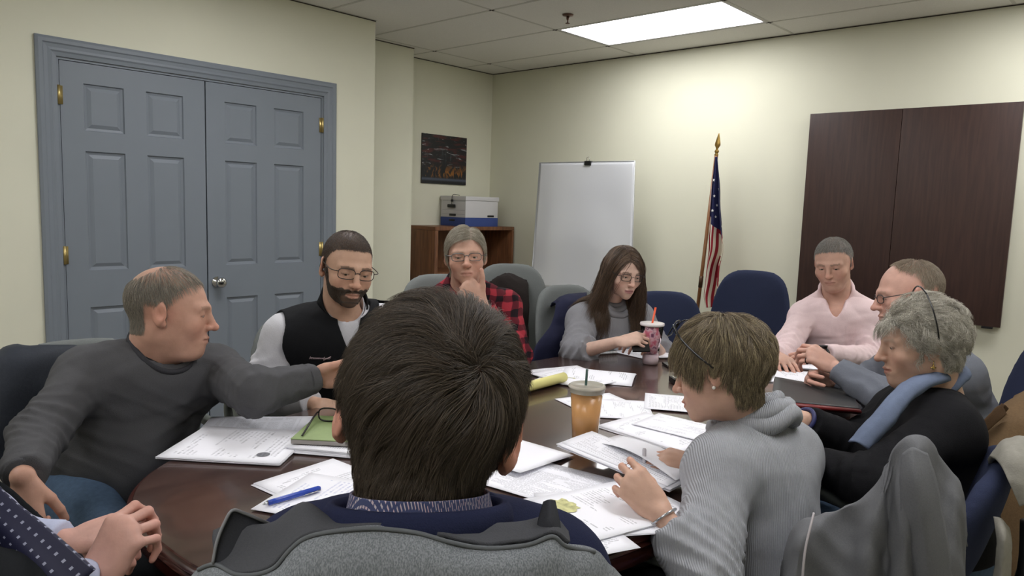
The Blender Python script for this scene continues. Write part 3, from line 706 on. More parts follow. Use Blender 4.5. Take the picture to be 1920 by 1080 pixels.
# packets near the cup
sheet('packet with a small yellow map print, beside the iced coffee', (1120, 800), (1205, 771), (1250, 848), 'sparse', n=3, mapat=(.62, .62), w=.225, h=.285)
sheet('slightly skewed sheet on top of the map packet', (1235, 775), (1330, 797), (1170, 800), 'sparse', z=TZ+.009, w=.216, h=.16)
sheet('thick stapled packet held up at an angle by the woman in ribbed grey', (1052, 838), (1085, 822), (1240, 905), 'table', n=8, z=TZ+.02, zpx=TZ+.05, lift=lambda U, V: .028*(1-V)+0*U, w=.13, h=.29, jit=.005)
sheet('turned page curling over the thick stapled packet', (1108, 820), (1140, 812), (1255, 880), 'blank', z=TZ+.036, zpx=TZ+.06, lift=lambda U, V: .02*np.sin(V*PI)*(1-.3*U)+.012*(1-V), w=.1, h=.27)
# middle of the table
sheet('thin white page in the middle of the table, left of two', (1040, 748), (1165, 738), (1120, 782), 'sparse', w=.216, h=.2)
sheet('white page lying under the middle sheets', (1122, 783), (1195, 738), (1215, 775), 'sparse', z=TZ+.003, w=.216, h=.17)
sheet('bright white page right of the middle sheets', (1207, 766), (1222, 733), (1305, 772), 'text', z=TZ+.0045, w=.2, h=.216)
sheet('two curling sheets before the empty chair side of the table', (1050, 712), (1112, 680), (1150, 716), 'sparse', w=.2, h=.26, n=2, lift=lambda U, V: .02*np.sin(PI*U)*(1-V*.4))
sheet('flat sheet beside the yellow pad', (1002, 712), (1085, 682), (1062, 722), 'text', w=.216, h=.22, z=TZ+.004)
sheet('sheet with a coloured picture under the yellow pad', (990, 700), (1040, 684), (1040, 725), 'sparse', w=.216, h=.279, z=TZ+.007, n=1, mapat=(.5, .5))
sheet('white sheet close to the foreground head, by the yellow pad', (980, 695), (1050, 682), (1000, 712), 'text', w=.25, h=.2, z=TZ+.0015)
t = thing('legal_pad', 'yellow legal pad with a rolled-over page', 'notepad', az(1010, 725, TZ+.01))
A_, B_, D_ = az(985, 733, TZ+.012), az(1057, 713, TZ+.012), az(985, 712, TZ+.012)
M_yel = mat('yellow_paper', '#dcd58a', .7)
slab('pad', A_, B_, D_, .21, .06, TZ+.0085, TZ+.017, M_yel, t)
bm = bmesh.new(); u_ = nrm(B_-A_); tube(bm, [A_-u_*.06+(0, 0, .012), B_+(0, 0, .012)], .017, 20); bobj('rolled_page', bm, M_yel, t)
# far end
M_spir = mat('spiral_wire', '#d9d9d6', .3, metal=.6)
for k, (y0_, y1_, z_) in enumerate(((666, 664, TZ+.0015), )):
    t = thing('spiral_notebook', 'closed black spiral notebook before the woman in the grey sweater', 'notebook', az(1115, 665, TZ))
    a, b, d = az(1082, 668, TZ), az(1145, 664, TZ), az(1090, 655, TZ)
    _, u_, v_ = slab('cover', a, b, d, .20, .14, TZ+.001, TZ+.003, M_blk, t); slab('page_block', a+np.r_[u_*.003+v_*.004, 0], b, d, .194, .13, TZ+.0035, TZ+.011, PM['blank'], t); slab('cover', a, b, d, .20, .14, TZ+.0115, TZ+.0135, M_blk, t)
    bm = bmesh.new()
    for i in range(24):
        c_ = a+np.r_[u_, 0]*(.006+i*.0082); c_[2] = TZ+.0078
        tube(bm, [c_+np.r_[-v_*.0075*math.cos(q), .0062*math.sin(q)] for q in np.linspace(0, 2*PI, 8, endpoint=False)], .0012, 4, close=True)
    bobj('spiral_binding', bm, M_spir, t)
sheet('white page before the woman in the grey sweater', (1145, 659), (1205, 650), (1205, 672), 'text', w=.22, h=.18)
sheet('pages on the table behind the pink tumbler', (1222, 672), (1240, 647), (1276, 666), 'sparse', w=.2, h=.216, n=3, lift=lambda U, V: .018*U)
# tumbler
p = az(1219, 682, TZ+.0005); T_ = Matrix.Translation((p[0], p[1], TZ+.0008))
t = thing('tumbler', 'clear tumbler with pink pattern and white lid at the far side of the table', 'cup', (p[0], p[1], TZ))
M_acr = mat('clear_acrylic', '#fff4f6', .04, trans=1, ior=1.12); M_wlid = mat('white_lid', '#d9d4d2', .3)
def pink():
    m, N, L, b = _new('pink_insert'); tc = N.new('ShaderNodeTexCoord'); n = N.new('ShaderNodeTexNoise'); n.inputs['Scale'].default_value = 38; n.inputs['Detail'].default_value = 3; L.new(tc.outputs['Object'], n.inputs[0])
    r = N.new('ShaderNodeValToRGB'); e = r.color_ramp.elements; e[0].position = .38; e[0].color = (*hexc('#c96f83'), 1); e[1].position = .52; e[1].color = (*hexc('#dfc9cf'), 1); x = e.new(.62); x.color = (*hexc('#7d4a6a'), 1); L.new(n.outputs[0], r.inputs[0]); L.new(r.outputs[0], b.inputs['Base Color']); b.inputs['Roughness'].default_value = .3; return m
bobj('patterned_liner', lathe([(0, .045), (.029, .046), (.0315, .085), (.036, .10), (.0415, .155), (0, .156)], 36, T_), pink(), t)
bobj('clear_shell', lathe([(0, 0), (.031, .001), (.033, .02), (.033, .04), (.036, .085), (.0405, .10), (.0465, .158), (.0435, .158), (.0375, .10), (.033, .085), (.0305, .044), (0, .042)], 36, T_), M_acr, t)
bobj('base', lathe([(0, .0015), (.029, .002), (.031, .02), (.0295, .041), (0, .0415)], 36, T_), mat('white_base', '#d8cdd0', .4), t)
bobj('lid', lathe([(0, .159), (.048, .159), (.050, .163), (.049, .17), (.04, .171), (0, .169)], 36, T_), M_wlid, t)
dq = nrm(RT*.2+UP*1.0-FW*.05); b0 = np.array((p[0], p[1], TZ+.17))
bm = bmesh.new(); tube(bm, [b0-dq*.12, b0+dq*.065], .0042, 10); bobj('straw', bm, mat('orange_straw', '#e2572a', .35), t)
# iced coffee
p = az(1096, 832, TZ+.0005); dpt = (p-CAM)@FW
t = thing('iced_coffee', 'clear plastic cup of iced coffee with a dark green straw', 'cup', (p[0], p[1], TZ)); T_ = Matrix.Translation((p[0], p[1], TZ+.001))
sc = dpt/1375; H_ = 108*sc; rt = 31*sc; rb = 23.5*sc
M_cof = mat('milky_coffee', '#d9a268', .25, noise=.06, nscale=12); M_clr = mat('clear_plastic', '#ffffff', .04, trans=1, ior=1.03)
bobj('coffee', lathe([(0, .004), (rb-.0015, .005), (rb+(rt-rb)*.86-.0012, H_*.86), (0, H_*.862)], 40, T_), M_cof, t)
rd = [(rb, .0), (rb+.0002, .001), (rt, H_-.012)]
bobj('cup_shell', lathe([(0, 0), (rb-.001, .0005), (rb, .003), (rt, H_), (rt-.0008, H_), (rb-.0008, .0035), (0, .003)], 40, T_), M_clr, t, ang=40)
M_flid = mat('frosted_lid', '#b9b5a6', .25, trans=.35, ior=1.3)
bobj('lid', lathe([(rt+.001, H_-.012), (rt+.003, H_-.01), (rt+.003, H_-.001), (rt+.0055, H_), (rt+.0055, H_+.004), (rt+.001, H_+.0075), (rt-.004, H_+.0075), (rt-.006, H_+.005), (0, H_+.0045)], 40, T_), M_flid, t)
q = np.array((p[0], p[1], TZ+H_+.005))
bm = bmesh.new(); tube(bm, [q-(0.006, .004, H_*.8), q+UP*.044], .0033, 10); bobj('straw', bm, mat('green_straw', '#24433a', .35), t)
# small black things
t = thing('smartphone', 'black phone lying face down near the pink tumbler', 'phone', az(1272, 684, TZ))
slab('phone_body', az(1252, 690, TZ), az(1300, 690, TZ), az(1260, 680, TZ), .14, .07, TZ+.001, TZ+.010, M_blk, t, .003)
t = thing('voice_recorder', 'small black box with a silver top in the middle of the table', 'recorder', az(1270, 712, TZ))
slab('body', az(1263, 722, TZ), az(1281, 722, TZ), az(1265, 708, TZ), .04, .055, TZ+.001, TZ+.022, M_blk, t, .003); slab('top_plate', az(1263.5, 721, TZ)+(0, 0, 0), az(1280, 721, TZ), az(1265, 708, TZ), .037, .03, TZ+.0222, TZ+.025, M_silver, t, .001)
# papers of the men at the far right end
sheet('papers under the hands of the man in the pink shirt', (1445, 688), (1455, 664), (1506, 690), 'sparse', w=.2, h=.216, n=3)
sheet('white page under the clasped hands of the man in grey-blue', (1442, 716), (1448, 699), (1530, 712), 'sparse', w=.2, h=.279, n=2, z=TZ+.0015)
pen('silver pen beside the hand of the man in the pink shirt', az(1440, 676, TZ+.012), az(1462, 677, TZ+.012), .004, M_blk, M_silver)
# black portfolio
t = thing('portfolio', 'black portfolio folder with red lining held tilted above the table edge', 'folder', az(1540, 770, TZ+.05))
zc = TZ+.05
c0, c1, c2, c3 = az(1452, 708, TZ+.075), az(1600, 735, TZ+.03), at(1611, 768, 2.1), at(1445, 752, 2.02)
M_port = mat('black_leatherette', '#2b2b2c', .5, bump=.3, bscale=300); M_redl = mat('red_lining', '#6e1d1d', .45)
def plate(name, q0, q1, q2, q3, m, parent, th, up=0):
    rows = [[q0*(1-s)+q3*s+(q1*(1-s)+q2*s-q0*(1-s)-q3*s)*uu+(0, 0, up-.006*math.sin(PI*s)) for uu in (0, .5, 1)] for s in (0, .5, 1)]
    return gridmesh(name, rows, m, parent, n=4, thick=th)
nz_ = nrm(np.cross(c1-c0, c3-c0)); nz_ = nz_*np.sign(nz_[2])
plate('front_cover', c0+nz_*.004, c1+nz_*.004, c2+nz_*.004, c3+nz_*.004, M_port, t, .004)
plate('red_lining', c0-nz_*.003, c1-nz_*.003, c2-nz_*.010, c3-nz_*.010, M_redl, t, .004)
bm = bmesh.new(); tube(bm, [c3-nz_*.005+(c2-c3)*.1, c2-nz_*.005], .012, 10, flat=.6); bobj('red_edge', bm, M_redl, t)
plate('page_block', c0-nz_*.0085, c1-nz_*.0085, c1*.75+c2*.25-nz_*.0085, c0*.4+c3*.6-nz_*.0085, PM['blank'], t, .004)
# ------------------------------------------------------------------ human figures as distance fields
def rotz(a): c, s = math.cos(a), math.sin(a); return np.array([[c, -s, 0], [s, c, 0], [0, 0, 1]])
def absx(p): q = p.copy(); q[:, 0] = np.abs(q[:, 0]); return q
EAR = rotz(-.45)
def cranium(p, k):
    d = ell(p, (0, -.012, .030), (.0745*k.get('w', 1), .097, .086))
    d = smin(d, ell(p, (0, .026, -.018), (.064*k.get('w', 1), .066, .083)), .03)
    return smin(d, ell(p, (0, .03, -.066), (.050*k.get('jaw', 1), .053, .045)), .028)
def head_sdf(p, k):
    q = absx(p); j = k.get('jaw', 1)
    d = cranium(p, k)
    d = smin(d, ell(p, (0, .076, -.099), (.023*j, .018, .016)), .025)
    if k.get('chin2'): d = smin(d, ell(p, (0, .035, -.108), (.042, .045, .024)), .03)
    d = smin(d, cone(q, (.008, .090, .017), (.046, .073, .015), .0095, .0085), .016)
    d = smin(d, ell(q, (.043, .060, -.032), (.021*k.get('cheek', 1), .020, .021)), .025)
    d = smax(d, -ell(q, (.032, .103, -.002), (.019, .018, .012)), .012)
    d = smin(d, np.linalg.norm(q-np.array((.0315, .0765, -.001)), axis=1)-.0138, .004)
    d = smax(d, -ell(q, (.0315, .092, -.0055), (.0125, .008, .0024)), .002)
    nl = k.get('nose', 1)
    d = smin(d, cone(p, (0, .092, .008), (0, .1115*1, -.032), .0078, .0108*nl), .012)
    d = smin(d, ell(p, (0, .1145+.002*nl, -.034), (.0105*nl, .010*nl, .0095)), .006)
    d = smin(d, np.linalg.norm(q-np.array((.0125, .1015, -.037)), axis=1)-.0085*nl, .007)
    d = smax(d, -(np.linalg.norm(q-np.array((.0065, .108, -.0455)), axis=1)-.0038), .003)
    d = smin(d, ell(p, (0, .074, -.068), (.031, .0245, .025)), .018)
    d = smin(d, ell(p, (0, .0975, -.0635), (.0225, .0075, .0048)), .005)
    d = smin(d, ell(p, (0, .0955, -.0745), (.0185, .0075, .006)), .005)
    d = smax(d, -cone(q, (0, .107, -.0690), (.0245, .091, -.0700), .0028, .0018), .003)
    d = smax(d, -cone(q, (.018, .103, -.046), (.033, .089, -.066), .0018, .0012), .010)
    q = q-np.array((k.get('ear', 0), 0, 0)); e = ell(q, (.0790, -.012, -.006), (.0062, .019, .031), EAR)
    e = smin(e, ell(q, (.0745, -.004, -.030), (.006, .010, .011), EAR), .006)
    e = smax(e, -ell(q, (.0885, -.010, -.003), (.0085, .0115, .019), EAR), .003)
    e = smin(e, cone(q, (.079, -.005, -.004), (.080, -.010, .010), .0035, .003), .003)
    return smin(d, e, .006)
FB = [(.031, .086, .0, .0088, (.043, .026, .021)), (.0105, .091, .001, .0090, (.047, .029, .022)), (-.0105, .088, .0, .0086, (.043, .027, .021)), (-.030, .081, -.002, .0076, (.034, .021, .018))]
class Hand:
    """right: dorsal +z, fingers +y, thumb -x for a right hand with palm down"""
    def __init__(s, wr, fwd, dor, side, curls=None, thumb=(.55, .35, .2, .25), spread=.06, sc=1, thin=1):
        s.o = np.asarray(wr, float); s.y = nrm(fwd); d = np.asarray(dor, float); s.z = nrm(d-s.y*(d@s.y)); s.x = np.cross(s.y, s.z)
        s.M = np.stack([s.x, s.y, s.z], 1); s.sg = 1 if side == 'L' else -1; s.sc = sc; s.th = thin
        curls = curls or [(.25, .3, .2)]*4
        if len(curls) == 3 and not hasattr(curls[0], '__len__'): curls = [tuple(curls)]*4
        s.seg = []
        for i, ((bx, by, bz, r, L), cu) in enumerate(zip(FB, curls)):
            bx *= s.sg; sp = (1.5-i)*spread*s.sg; p = np.array((bx, by, bz)); a = 0
            for n, (l, c) in enumerate(zip(L, cu)):
                a += c; dr = np.array((math.sin(sp), math.cos(sp)*math.cos(a), -math.sin(a))); q = p+dr*l
                s.seg.append((i, p, q, r*(1-.08*n)*thin, r*(1-.08*(n+1))*thin)); p = q
        # thumb: out, down, bend1, bend2
        o, dn, b1, b2 = thumb; p = np.array((.020*s.sg, .022, -.006)); ang = o
        for n, (l, r, b) in enumerate(((.042, .0135, 0), (.033, .0112, b1), (.027, .0098, b2))):
            ang -= b; dr = nrm(np.array((s.sg*math.sin(ang), math.cos(ang), -dn-.25*b*n))); q = p+dr*l
            s.seg.append((4, p, q, r*thin, (r*.88)*thin)); p = q
    def w(s, p): return s.o+s.sc*(s.M@np.asarray(p, float))
    def tip(s, i): return s.w([g for g in s.seg if g[0] == i][-1][2])
    def sdf(s, P):
        def f(P):
            p = (P-s.o)@s.M/s.sc; th = s.th
            d = econe(p, (.004*s.sg, .012, -.001), (.002*s.sg, .070, -.001), .027*th, .038*th, np.array((0, 0, 1.)), .42)
            d = smin(d, ell(p, (.022*s.sg, .035, -.007), (.016, .026, .012)), .012)
            d = smin(d, ell(p, (-.024*s.sg, .040, -.006), (.013, .030, .011)), .012)
            for i, (bx, by, bz, r, L) in enumerate(FB):
                d = smin(d, cone(p, (bx*s.sg*.55, .03, .002), (bx*s.sg, by, bz+.001), .008, r*1.02*th), .010)
            best = None
            for i in range(5):
                fi = None
                for (g, a, b, r1, r2) in s.seg:
                    if g != i: continue
                    c = cone(p, a, b, r1, r2); fi = c if fi is None else smin(fi, c, .0035)
                best = fi if best is None else np.minimum(best, fi)
            return smin(d, best, .007)*s.sc
        return near(P, s.w((0, .08, 0)), .17*s.sc, f)
    def pts(s): return [s.w(g[2]) for g in s.seg]+[s.o]
    def nails(s, parent, m):
        for g in s.seg[2:12:3]+s.seg[14:15]:
            pass
M_eye = mat('eye', '#ffffff', .12, attr='Col')
M_skin = None
def skin_mat(): return mat('skin', '#c9977c', .5, spec=.35, noise=.06, nscale=45, bump=.12, bscale=220, attr='Col', sss=.06)
M_skin = skin_mat()
def mixc(a, b, t): t = np.clip(t, 0, 1)[:, None]; return a*(1-t)+b*t
def inpoly(y, z, poly):
    ins = np.zeros(len(y), bool); K = len(poly)
    for i in range(K):
        (x1, y1), (x2, y2) = poly[i], poly[(i+1) % K]
        if y1 == y2: continue
        c = ((y1 > z) != (y2 > z)) & (y < (x2-x1)*(z-y1)/(y2-y1)+x1); ins ^= c
    return ins
HL = [(.092, .078), (.062, .062), (.045, .045), (.033, .028), (.026, .016), (.020, -.022), (.010, -.022), (.008, .016), (-.006, .030), (-.026, .024), (-.034, .0), (-.032, -.040), (-.040, -.082), (-.16, -.092), (-.16, .2), (.1, .2)]
def hairmask(p, rec=0, soft=.004, poly=HL, seed=3, widow=0):
    r = np.random.default_rng(seed); n = .5*np.sin(p[:, 0]*230+1)+.5*np.sin(p[:, 1]*260+p[:, 2]*210)
    y = p[:, 1]+rec*np.clip(1+p[:, 2]*8, 0, 1.6)*np.clip((np.abs(p[:, 0])/.05), 1-widow, 1.3)+n*soft*.4
    return inpoly(y, p[:, 2]+n*soft*.5, poly)
class Person:
    def __init__(s, label, head, face, up=(0, 0, 1), hk=None, J=None, hands=(), pel=None, kn=None, bw=1.0, hs=1.0, fem=False, belly=0, arm=1.0, cat='person', neckr=.056, neckpt=None):
        s.k = hk or {}; s.ho = head if isinstance(head, np.ndarray) else at(*head)
        f = nrm(face); u = np.asarray(up, float); u = nrm(u-f*(u@f)); r = np.cross(f, u); s.HM = np.stack([r, f, u], 1); s.hs = hs
        s.J = {a: (at(*v) if not isinstance(v, np.ndarray) else v) for a, v in J.items()}
        s.hands = list(hands); s.bw = bw; s.fem = fem; s.belly = belly; s.am = arm; s.nr = neckr
        J = s.J; s.mid = (J['shL']+J['shR'])/2
        s.pel = np.array(pel if pel is not None else s.mid-(0, 0, .48), float)
        s.r = nrm(J['shR']-J['shL']); s.u = nrm(s.mid-s.pel); s.f = nrm(np.cross(s.u, s.r)); s.rr = nrm(np.cross(s.f, s.u))
        s.neck = J.get('nk', s.mid+s.u*.05)
        s.fh = nrm(np.array((s.f[0], s.f[1], 0)))
        rh = np.cross(s.fh, (0, 0, 1))
        s.hips = [s.pel+rh*.09*sg for sg in (-1, 1)]
        kn = kn or [None, None]
        s.kn = [np.array(k_) if k_ is not None else h+s.fh*.42+rh*.04*sg+(0, 0, .0) for h, k_, sg in zip(s.hips, kn, (-1, 1))]
        s.an = [np.array((*(k_[:2]+s.fh[:2]*.03), .10)) for k_ in s.kn]
        s.t = thing('person', label, cat, (s.pel[0], s.pel[1], 0))
        s.hb = s.hw((0, -.022, -.055))
        for a, (e, w_) in {'R': ('elR', 'wrR'), 'L': ('elL', 'wrL')}.items():
            if e in J: print('  %s arm %.2f %.2f' % (a, np.linalg.norm(J['sh'+a]-J[e]), np.linalg.norm(J[e]-J[w_])), end='')
        print('  sh %.2f torso %.2f neck %.2f' % (np.linalg.norm(J['shL']-J['shR']), np.linalg.norm(s.mid-s.pel), np.linalg.norm(s.neck-s.ho)), s.ho.round(2), s.pel.round(2))
    def hw(s, p): return s.ho+s.hs*(s.HM@np.asarray(p, float))
    def hl(s, P): return (P-s.ho)@s.HM/s.hs
    def head(s, P): return near(P, s.ho, .21*s.hs, lambda Q: head_sdf(s.hl(Q), s.k)*s.hs)
    def torso(s, P, off=0, sh=.056):
        J = s.J; bw = s.bw; m = s.mid; che = m-s.u*.11+s.f*.005; wai = s.pel*.55+m*.45
        d = econe(P, s.pel, wai, .155*bw+off, .140*bw+off, s.f, .72)
        d = smin(d, econe(P, wai, che, .140*bw+off, (.142 if s.fem else .155)*bw+off, s.f, .68), .05)
        d = smin(d, cone(P, J['shL']-s.u*.012, J['shR']-s.u*.012, sh+off, sh+off), .08)
        nb = s.neck-s.u*.022
        for q in ('shL', 'shR'): d = smin(d, cone(P, nb, J[q]*.62+s.neck*.38-s.u*.012, .038+off*.8, .042+off), .04)
        if s.belly: d = smin(d, ell(P, wai+s.f*(.05+s.belly*.3)-s.u*.03, (.13+off, .13+off, .13+off)), .07)
        if s.fem:
            for sg in (-1, 1): d = smin(d, np.linalg.norm(P-(che+s.rr*.075*sg+s.f*.075-s.u*.03), axis=1)-.068-off, .04)
        return d
    def arm(s, P, a, off=0, cut=None, cutoff=0):
        J = s.J; e, w_ = J['el'+a], J['wr'+a]; am = s.am
        d = cone(P, J['sh'+a]-s.u*.008, e, .049*am+off, .040*am+off)
        fo = cone(P, e, w_, .040*am+off, .0275*am+off*.85)
        if cut is not None:
            ax = nrm(w_-e); L = np.linalg.norm(w_-e); fo = smax(fo, (P-e)@ax-L*cut, .006)
        return smin(d, fo, .025)
    def necks(s, P, off=0): return cone(P, s.hb, s.neck-s.u*.02, s.nr+off, s.nr*1.12+off)
    def build(s, skin, hairc=None, cols=None, h=.0042, cf=None, shp=None):
        J = s.J
        def f(P):
            d = smin(s.head(P), s.necks(P), .022)
            d = smin(d, s.torso(P, -.016, .05), .04)
            for a in 'LR':
                if 'el'+a in J: d = smin(d, s.arm(P, a, -.010*0-.006), .02)
            for H in s.hands: d = smin(d, H.sdf(P), .012)
            return d
        pts = [s.ho+(0, 0, .0), s.pel, J['shL'], J['shR']]+[J[q] for q in J if q[:2] in ('el', 'wr')]+[p for H in s.hands for p in H.pts()]
        lo, hi = pbounds(pts, .11); zz = s.ho+s.HM[:, 2]*.14*s.hs; lo = np.minimum(lo, np.minimum(s.pel-.17, s.ho-.15*s.hs)); hi = np.maximum(hi, s.ho+.15*s.hs)
        sk = np.array(hexc(skin)); hc = np.array(hexc(hairc)) if hairc else sk*.6
        red = sk*np.array((1.12, .72, .68))
        def cfn(V):
            p = s.hl(V); c = np.tile(sk, (len(V), 1)); hd = (np.linalg.norm(p, axis=1) < .2)
            q = np.abs(p[:, 0]); x, y, z = p.T
            def blob(cx, cy, cz, r): return np.exp(-((q-cx)**2+(y-cy)**2+(z-cz)**2)/(2*r*r))*hd
            c = mixc(c, red, .3*blob(.04, .07, -.04, .02)); c = mixc(c, red, .45*blob(0, .115, -.035, .013)); c = mixc(c, red, .4*blob(.085, -.01, -.005, .025))
            lip = (((q/.025)**2+((z+.0685)/.0098)**2) < 1) & (y > .085) & hd; c = mixc(c, np.array(hexc(s.k.get('lip', '#a4625a'))), .35*(2 if s.fem else 1)*lip)
            brow = (np.abs(z-(.0185-.12*np.abs(q-.03)))<.0042) & (q > .012) & (q < .05) & (y > .06) & hd
            c = mixc(c, np.array(hexc(s.k.get('brow', '#5b4a3c'))), s.k.get('browa', .7)*.75*brow)
            lash = (np.abs(z+.0042) < .0022) & (q > .019) & (q < .045) & (y > .07) & hd; c = mixc(c, np.array(hexc('#3a2a24')), .55*lash)
            if shp is not None: c = mixc(c, hc, shp(p)*hd*(q < .0775))
            for H in s.hands:
                for g in H.seg:
                    if g is None: continue
                    dd = np.linalg.norm(V-H.w(g[2]), axis=1); c = mixc(c, red, .35*np.exp(-dd**2/(2*.008**2)))
            if cf is not None: c = cf(V, p, c)
            return c
        s.body = sdfo('body', f, lo, hi, h, M_skin, s.t, cfn)
        # eyes
        for sg in (-1, 1):
            bm = bmesh.new(); c = s.hw((sg*.0315, .0768, -.0015)); bmesh.ops.create_uvsphere(bm, u_segments=16, v_segments=12, radius=.0125*s.hs, matrix=Matrix.Translation(c)); o = bobj('eye', bm, M_eye, s.t)
            V = np.array([v.co for v in o.data.vertices]); p = s.hl(V)-np.array((sg*.0315, .0768, -.0015)); a = np.arccos(np.clip(p@nrm((0, 1, -.35))/.0125, -1, 1))
            cc = np.tile(np.array((.75, .73, .7)), (len(V), 1)); cc[a < .55] = (.12, .09, .06); cc[a < .25] = (.01, .01, .01)
            ca = o.data.color_attributes.new('Col', 'FLOAT_COLOR', 'POINT'); ca.data.foreach_set('color', np.c_[cc, np.ones(len(cc))].astype(np.float32).ravel())
        return s
    def top(s, name, m, off=.012, sleeve=1.0, nk=.012, amp=.005, h=.0065, arms='LR', extra=None, hem=-.06, sh=.058, armoff=None, vee=None, seed=1, cut=True, fscale=1.0, armamp=1.3):
        J = s.J; ao = off if armoff is None else armoff
        def f(P):
            d = s.torso(P, off, sh)+amp*fold(P, seed, fscale)*.8
            for a in arms:
                if 'el'+a not in J: continue
                e = J['el'+a]; w_ = np.exp(-np.linalg.norm(P-e, axis=1)**2/(2*.09**2)); ax = nrm(J['wr'+a]-J['sh'+a])
                t_ = (P-e)@ax
                ring = np.abs(np.sin(t_*85+2*np.sin(P@s.r*25)+2*np.sin(P@s.u*21)))
                sl = s.arm(P, a, ao, cut=sleeve if cut else None)-amp*armamp*w_*(1-ring)*1.4+amp*.7*fold(P, seed+5, 1.4*fscale)
                d = smin(d, sl, .03)
            d = smax(d, (P-s.pel)@(-s.u)+hem, .02)
            if nk is not None: d = smax(d, -cone(P, s.neck-s.u*.01, s.neck+s.u*.16+(s.ho-s.neck)*.2, s.nr*1.12+nk, s.nr*1.12+nk+.02), .006)
            if vee: d = smax(d, -econe(P, s.neck+s.f*.055+s.u*.03, s.neck+s.f*.11-s.u*vee, .040, .003, s.f, 3.0), .006)
            if extra: d = extra(P, d)
            return d
        pts = [s.pel-s.u*.05, J['shL'], J['shR'], s.neck+s.u*.06]+[J[q+a] for a in arms for q in ('el', 'wr') if q+a in J]
        lo, hi = pbounds(pts, .10+ao); lo = np.minimum(lo, s.pel-.2); hi = np.maximum(hi, s.pel+(.22, .22, 0)); hi = np.maximum(hi, s.mid+.2*np.array((1, 1, .3))); lo = np.minimum(lo, s.mid-.2)
        return sdfo(name, f, lo, hi, h, m, s.t)
    def trousers(s, m, h=.011, shoes=True, amp=.004, seed=4, name='trousers'):
        def f(P):
            d = econe(P, s.pel-(0, 0, .02), s.pel+s.u*.05, .16*s.bw, .152*s.bw, s.f, .8)
            for hp, k_, a in zip(s.hips, s.kn, s.an):
                l = smin(cone(P, hp, k_, .088, .065), cone(P, k_, a, .066, .05), .03); d = smin(d, l, .03)
            return d+amp*fold(P, seed, .8)
        lo, hi = pbounds([s.pel, *s.kn, *s.an], .2); o = sdfo(name, f, lo, hi, h, m, s.t)
        if shoes:
            for a in s.an:
                def g(P, a=a): return smax(smin(cone(P, a+(0, 0, -.045), a+s.fh*.15+(0, 0, -.06), .042, .040), cone(P, a+(0, 0, .0), a-(0, 0, .04), .042, .045), .03), -(P[:, 2]-.004), .006)
                lo, hi = pbounds([a, a+s.fh*.16], .1); sdfo('shoe', g, lo, hi, .009, M_blk, s.t)
        return o
    def hair(s, name, m, n, mask, flow, L, lift, K=7, rad=.00028, seed=0, parent=None, base=.0, jit=.25, coll=None, long=False, wav=0, wf=60, Lf=None, coh=.6, clump=0, src=None, grav=.3, lz=None):
        r = np.random.default_rng(seed); R = []; tot = 0
        nl, h0 = s.hl(s.neck[None])[0], np.array((0, -.022, -.055)); nr = s.nr/s.hs
        fn = src or (lambda p: smin(cranium(p, s.k), cone(p, h0, nl, nr, nr*1.1), .022))
        def grad(p, g=fn, e=.002):
            d0 = g(p); G = np.stack([(g(p+np.eye(3)[i]*e)-d0)/e for i in range(3)], 1); return d0, G/np.maximum(np.linalg.norm(G, axis=1, keepdims=True), 1e-6)
        while tot < n:
            v = r.normal(size=(n*2, 3)); v /= np.linalg.norm(v, axis=1, keepdims=True); p = v*np.array((.09, .115, .105))+np.array((0, -.005, .01))
            for _ in range(5): d, G = grad(p); p = p-G*d[:, None]
            p = p[mask(p)]; R.append(p); tot += len(p)
            if len(p) == 0: break
        p = np.concatenate(R)[:n]; N = len(p)
        Ls = (Lf(p) if Lf else (np.full(N, L) if long else L*(.3+.7*np.clip((p[:, 2]+.065)/.07, 0, 1))))*(.75+.5*r.random(N)); li = lift*(.35+.9*r.random(N))*(lz(p) if lz else 1)
        zs = .35+.65*np.clip((p[:, 2]+.06)/.06, 0, 1); ph = r.random((N, 3))*6.28; jt = r.normal(size=(N, 3))*jit
        if clump:
            cp = p[r.integers(0, N, clump)]; ci = np.empty(N, int)
            for a in range(0, N, 4000): ci[a:a+4000] = np.argmin(((p[a:a+4000, None]-cp[None])**2).sum(-1), 1)
            cj = r.normal(size=(clump, 3))*jit*1.6; jt = jt*.35+cj[ci]; li = lift*(.3+r.random(clump)[ci]*.8+.25*r.random(N))*(lz(p) if lz else 1); ph = ph*.12+(r.random((clump, 3))*6.28)[ci]
        pts = np.zeros((N, K, 3)); d, G = grad(p); pts[:, 0] = p+G*base
        dr = flow(p, G); dr = dr-G*(dr*G).sum(1)[:, None]*.8; dr = dr/np.linalg.norm(dr, axis=1, keepdims=True)+G*.35; q = pts[:, 0].copy(); g0 = np.array((0, 0, -1.))@s.HM
        for k in range(1, K):
            t = k/(K-1); d, G = grad(q, coll or fn); fl = flow(q, G)
            fl = fl/np.maximum(np.linalg.norm(fl, axis=1, keepdims=True), 1e-6)+jt
            if not long: fl = fl-G*(fl*G).sum(1)[:, None]
            dr = dr*coh+fl*(1-coh)+(g0*grav if long else 0); dr /= np.maximum(np.linalg.norm(dr, axis=1, keepdims=True), 1e-6)
            q = q+dr*(Ls/(K-1))[:, None]
            if wav: q = q+wav*np.sin(ph+t*wf)*t
            d, G = grad(q, coll or fn); tg = base+li*(math.sin(min(t*1.7, PI/2))) if (long or lz) else base+li*(math.sin(min(t*1.7, PI/2)))*zs
            if long: push = np.maximum(tg-d, 0)
            else: push = (tg-d)*.85
            q = q+G*push[:, None]; pts[:, k] = q
        W = s.ho+s.hs*(pts.reshape(-1, 3)@s.HM.T)
        hc = bpy.data.hair_curves.new(name); hc.add_curves([K]*N)
        hc.position_data.foreach_set('vector', W.astype(np.float32).ravel())
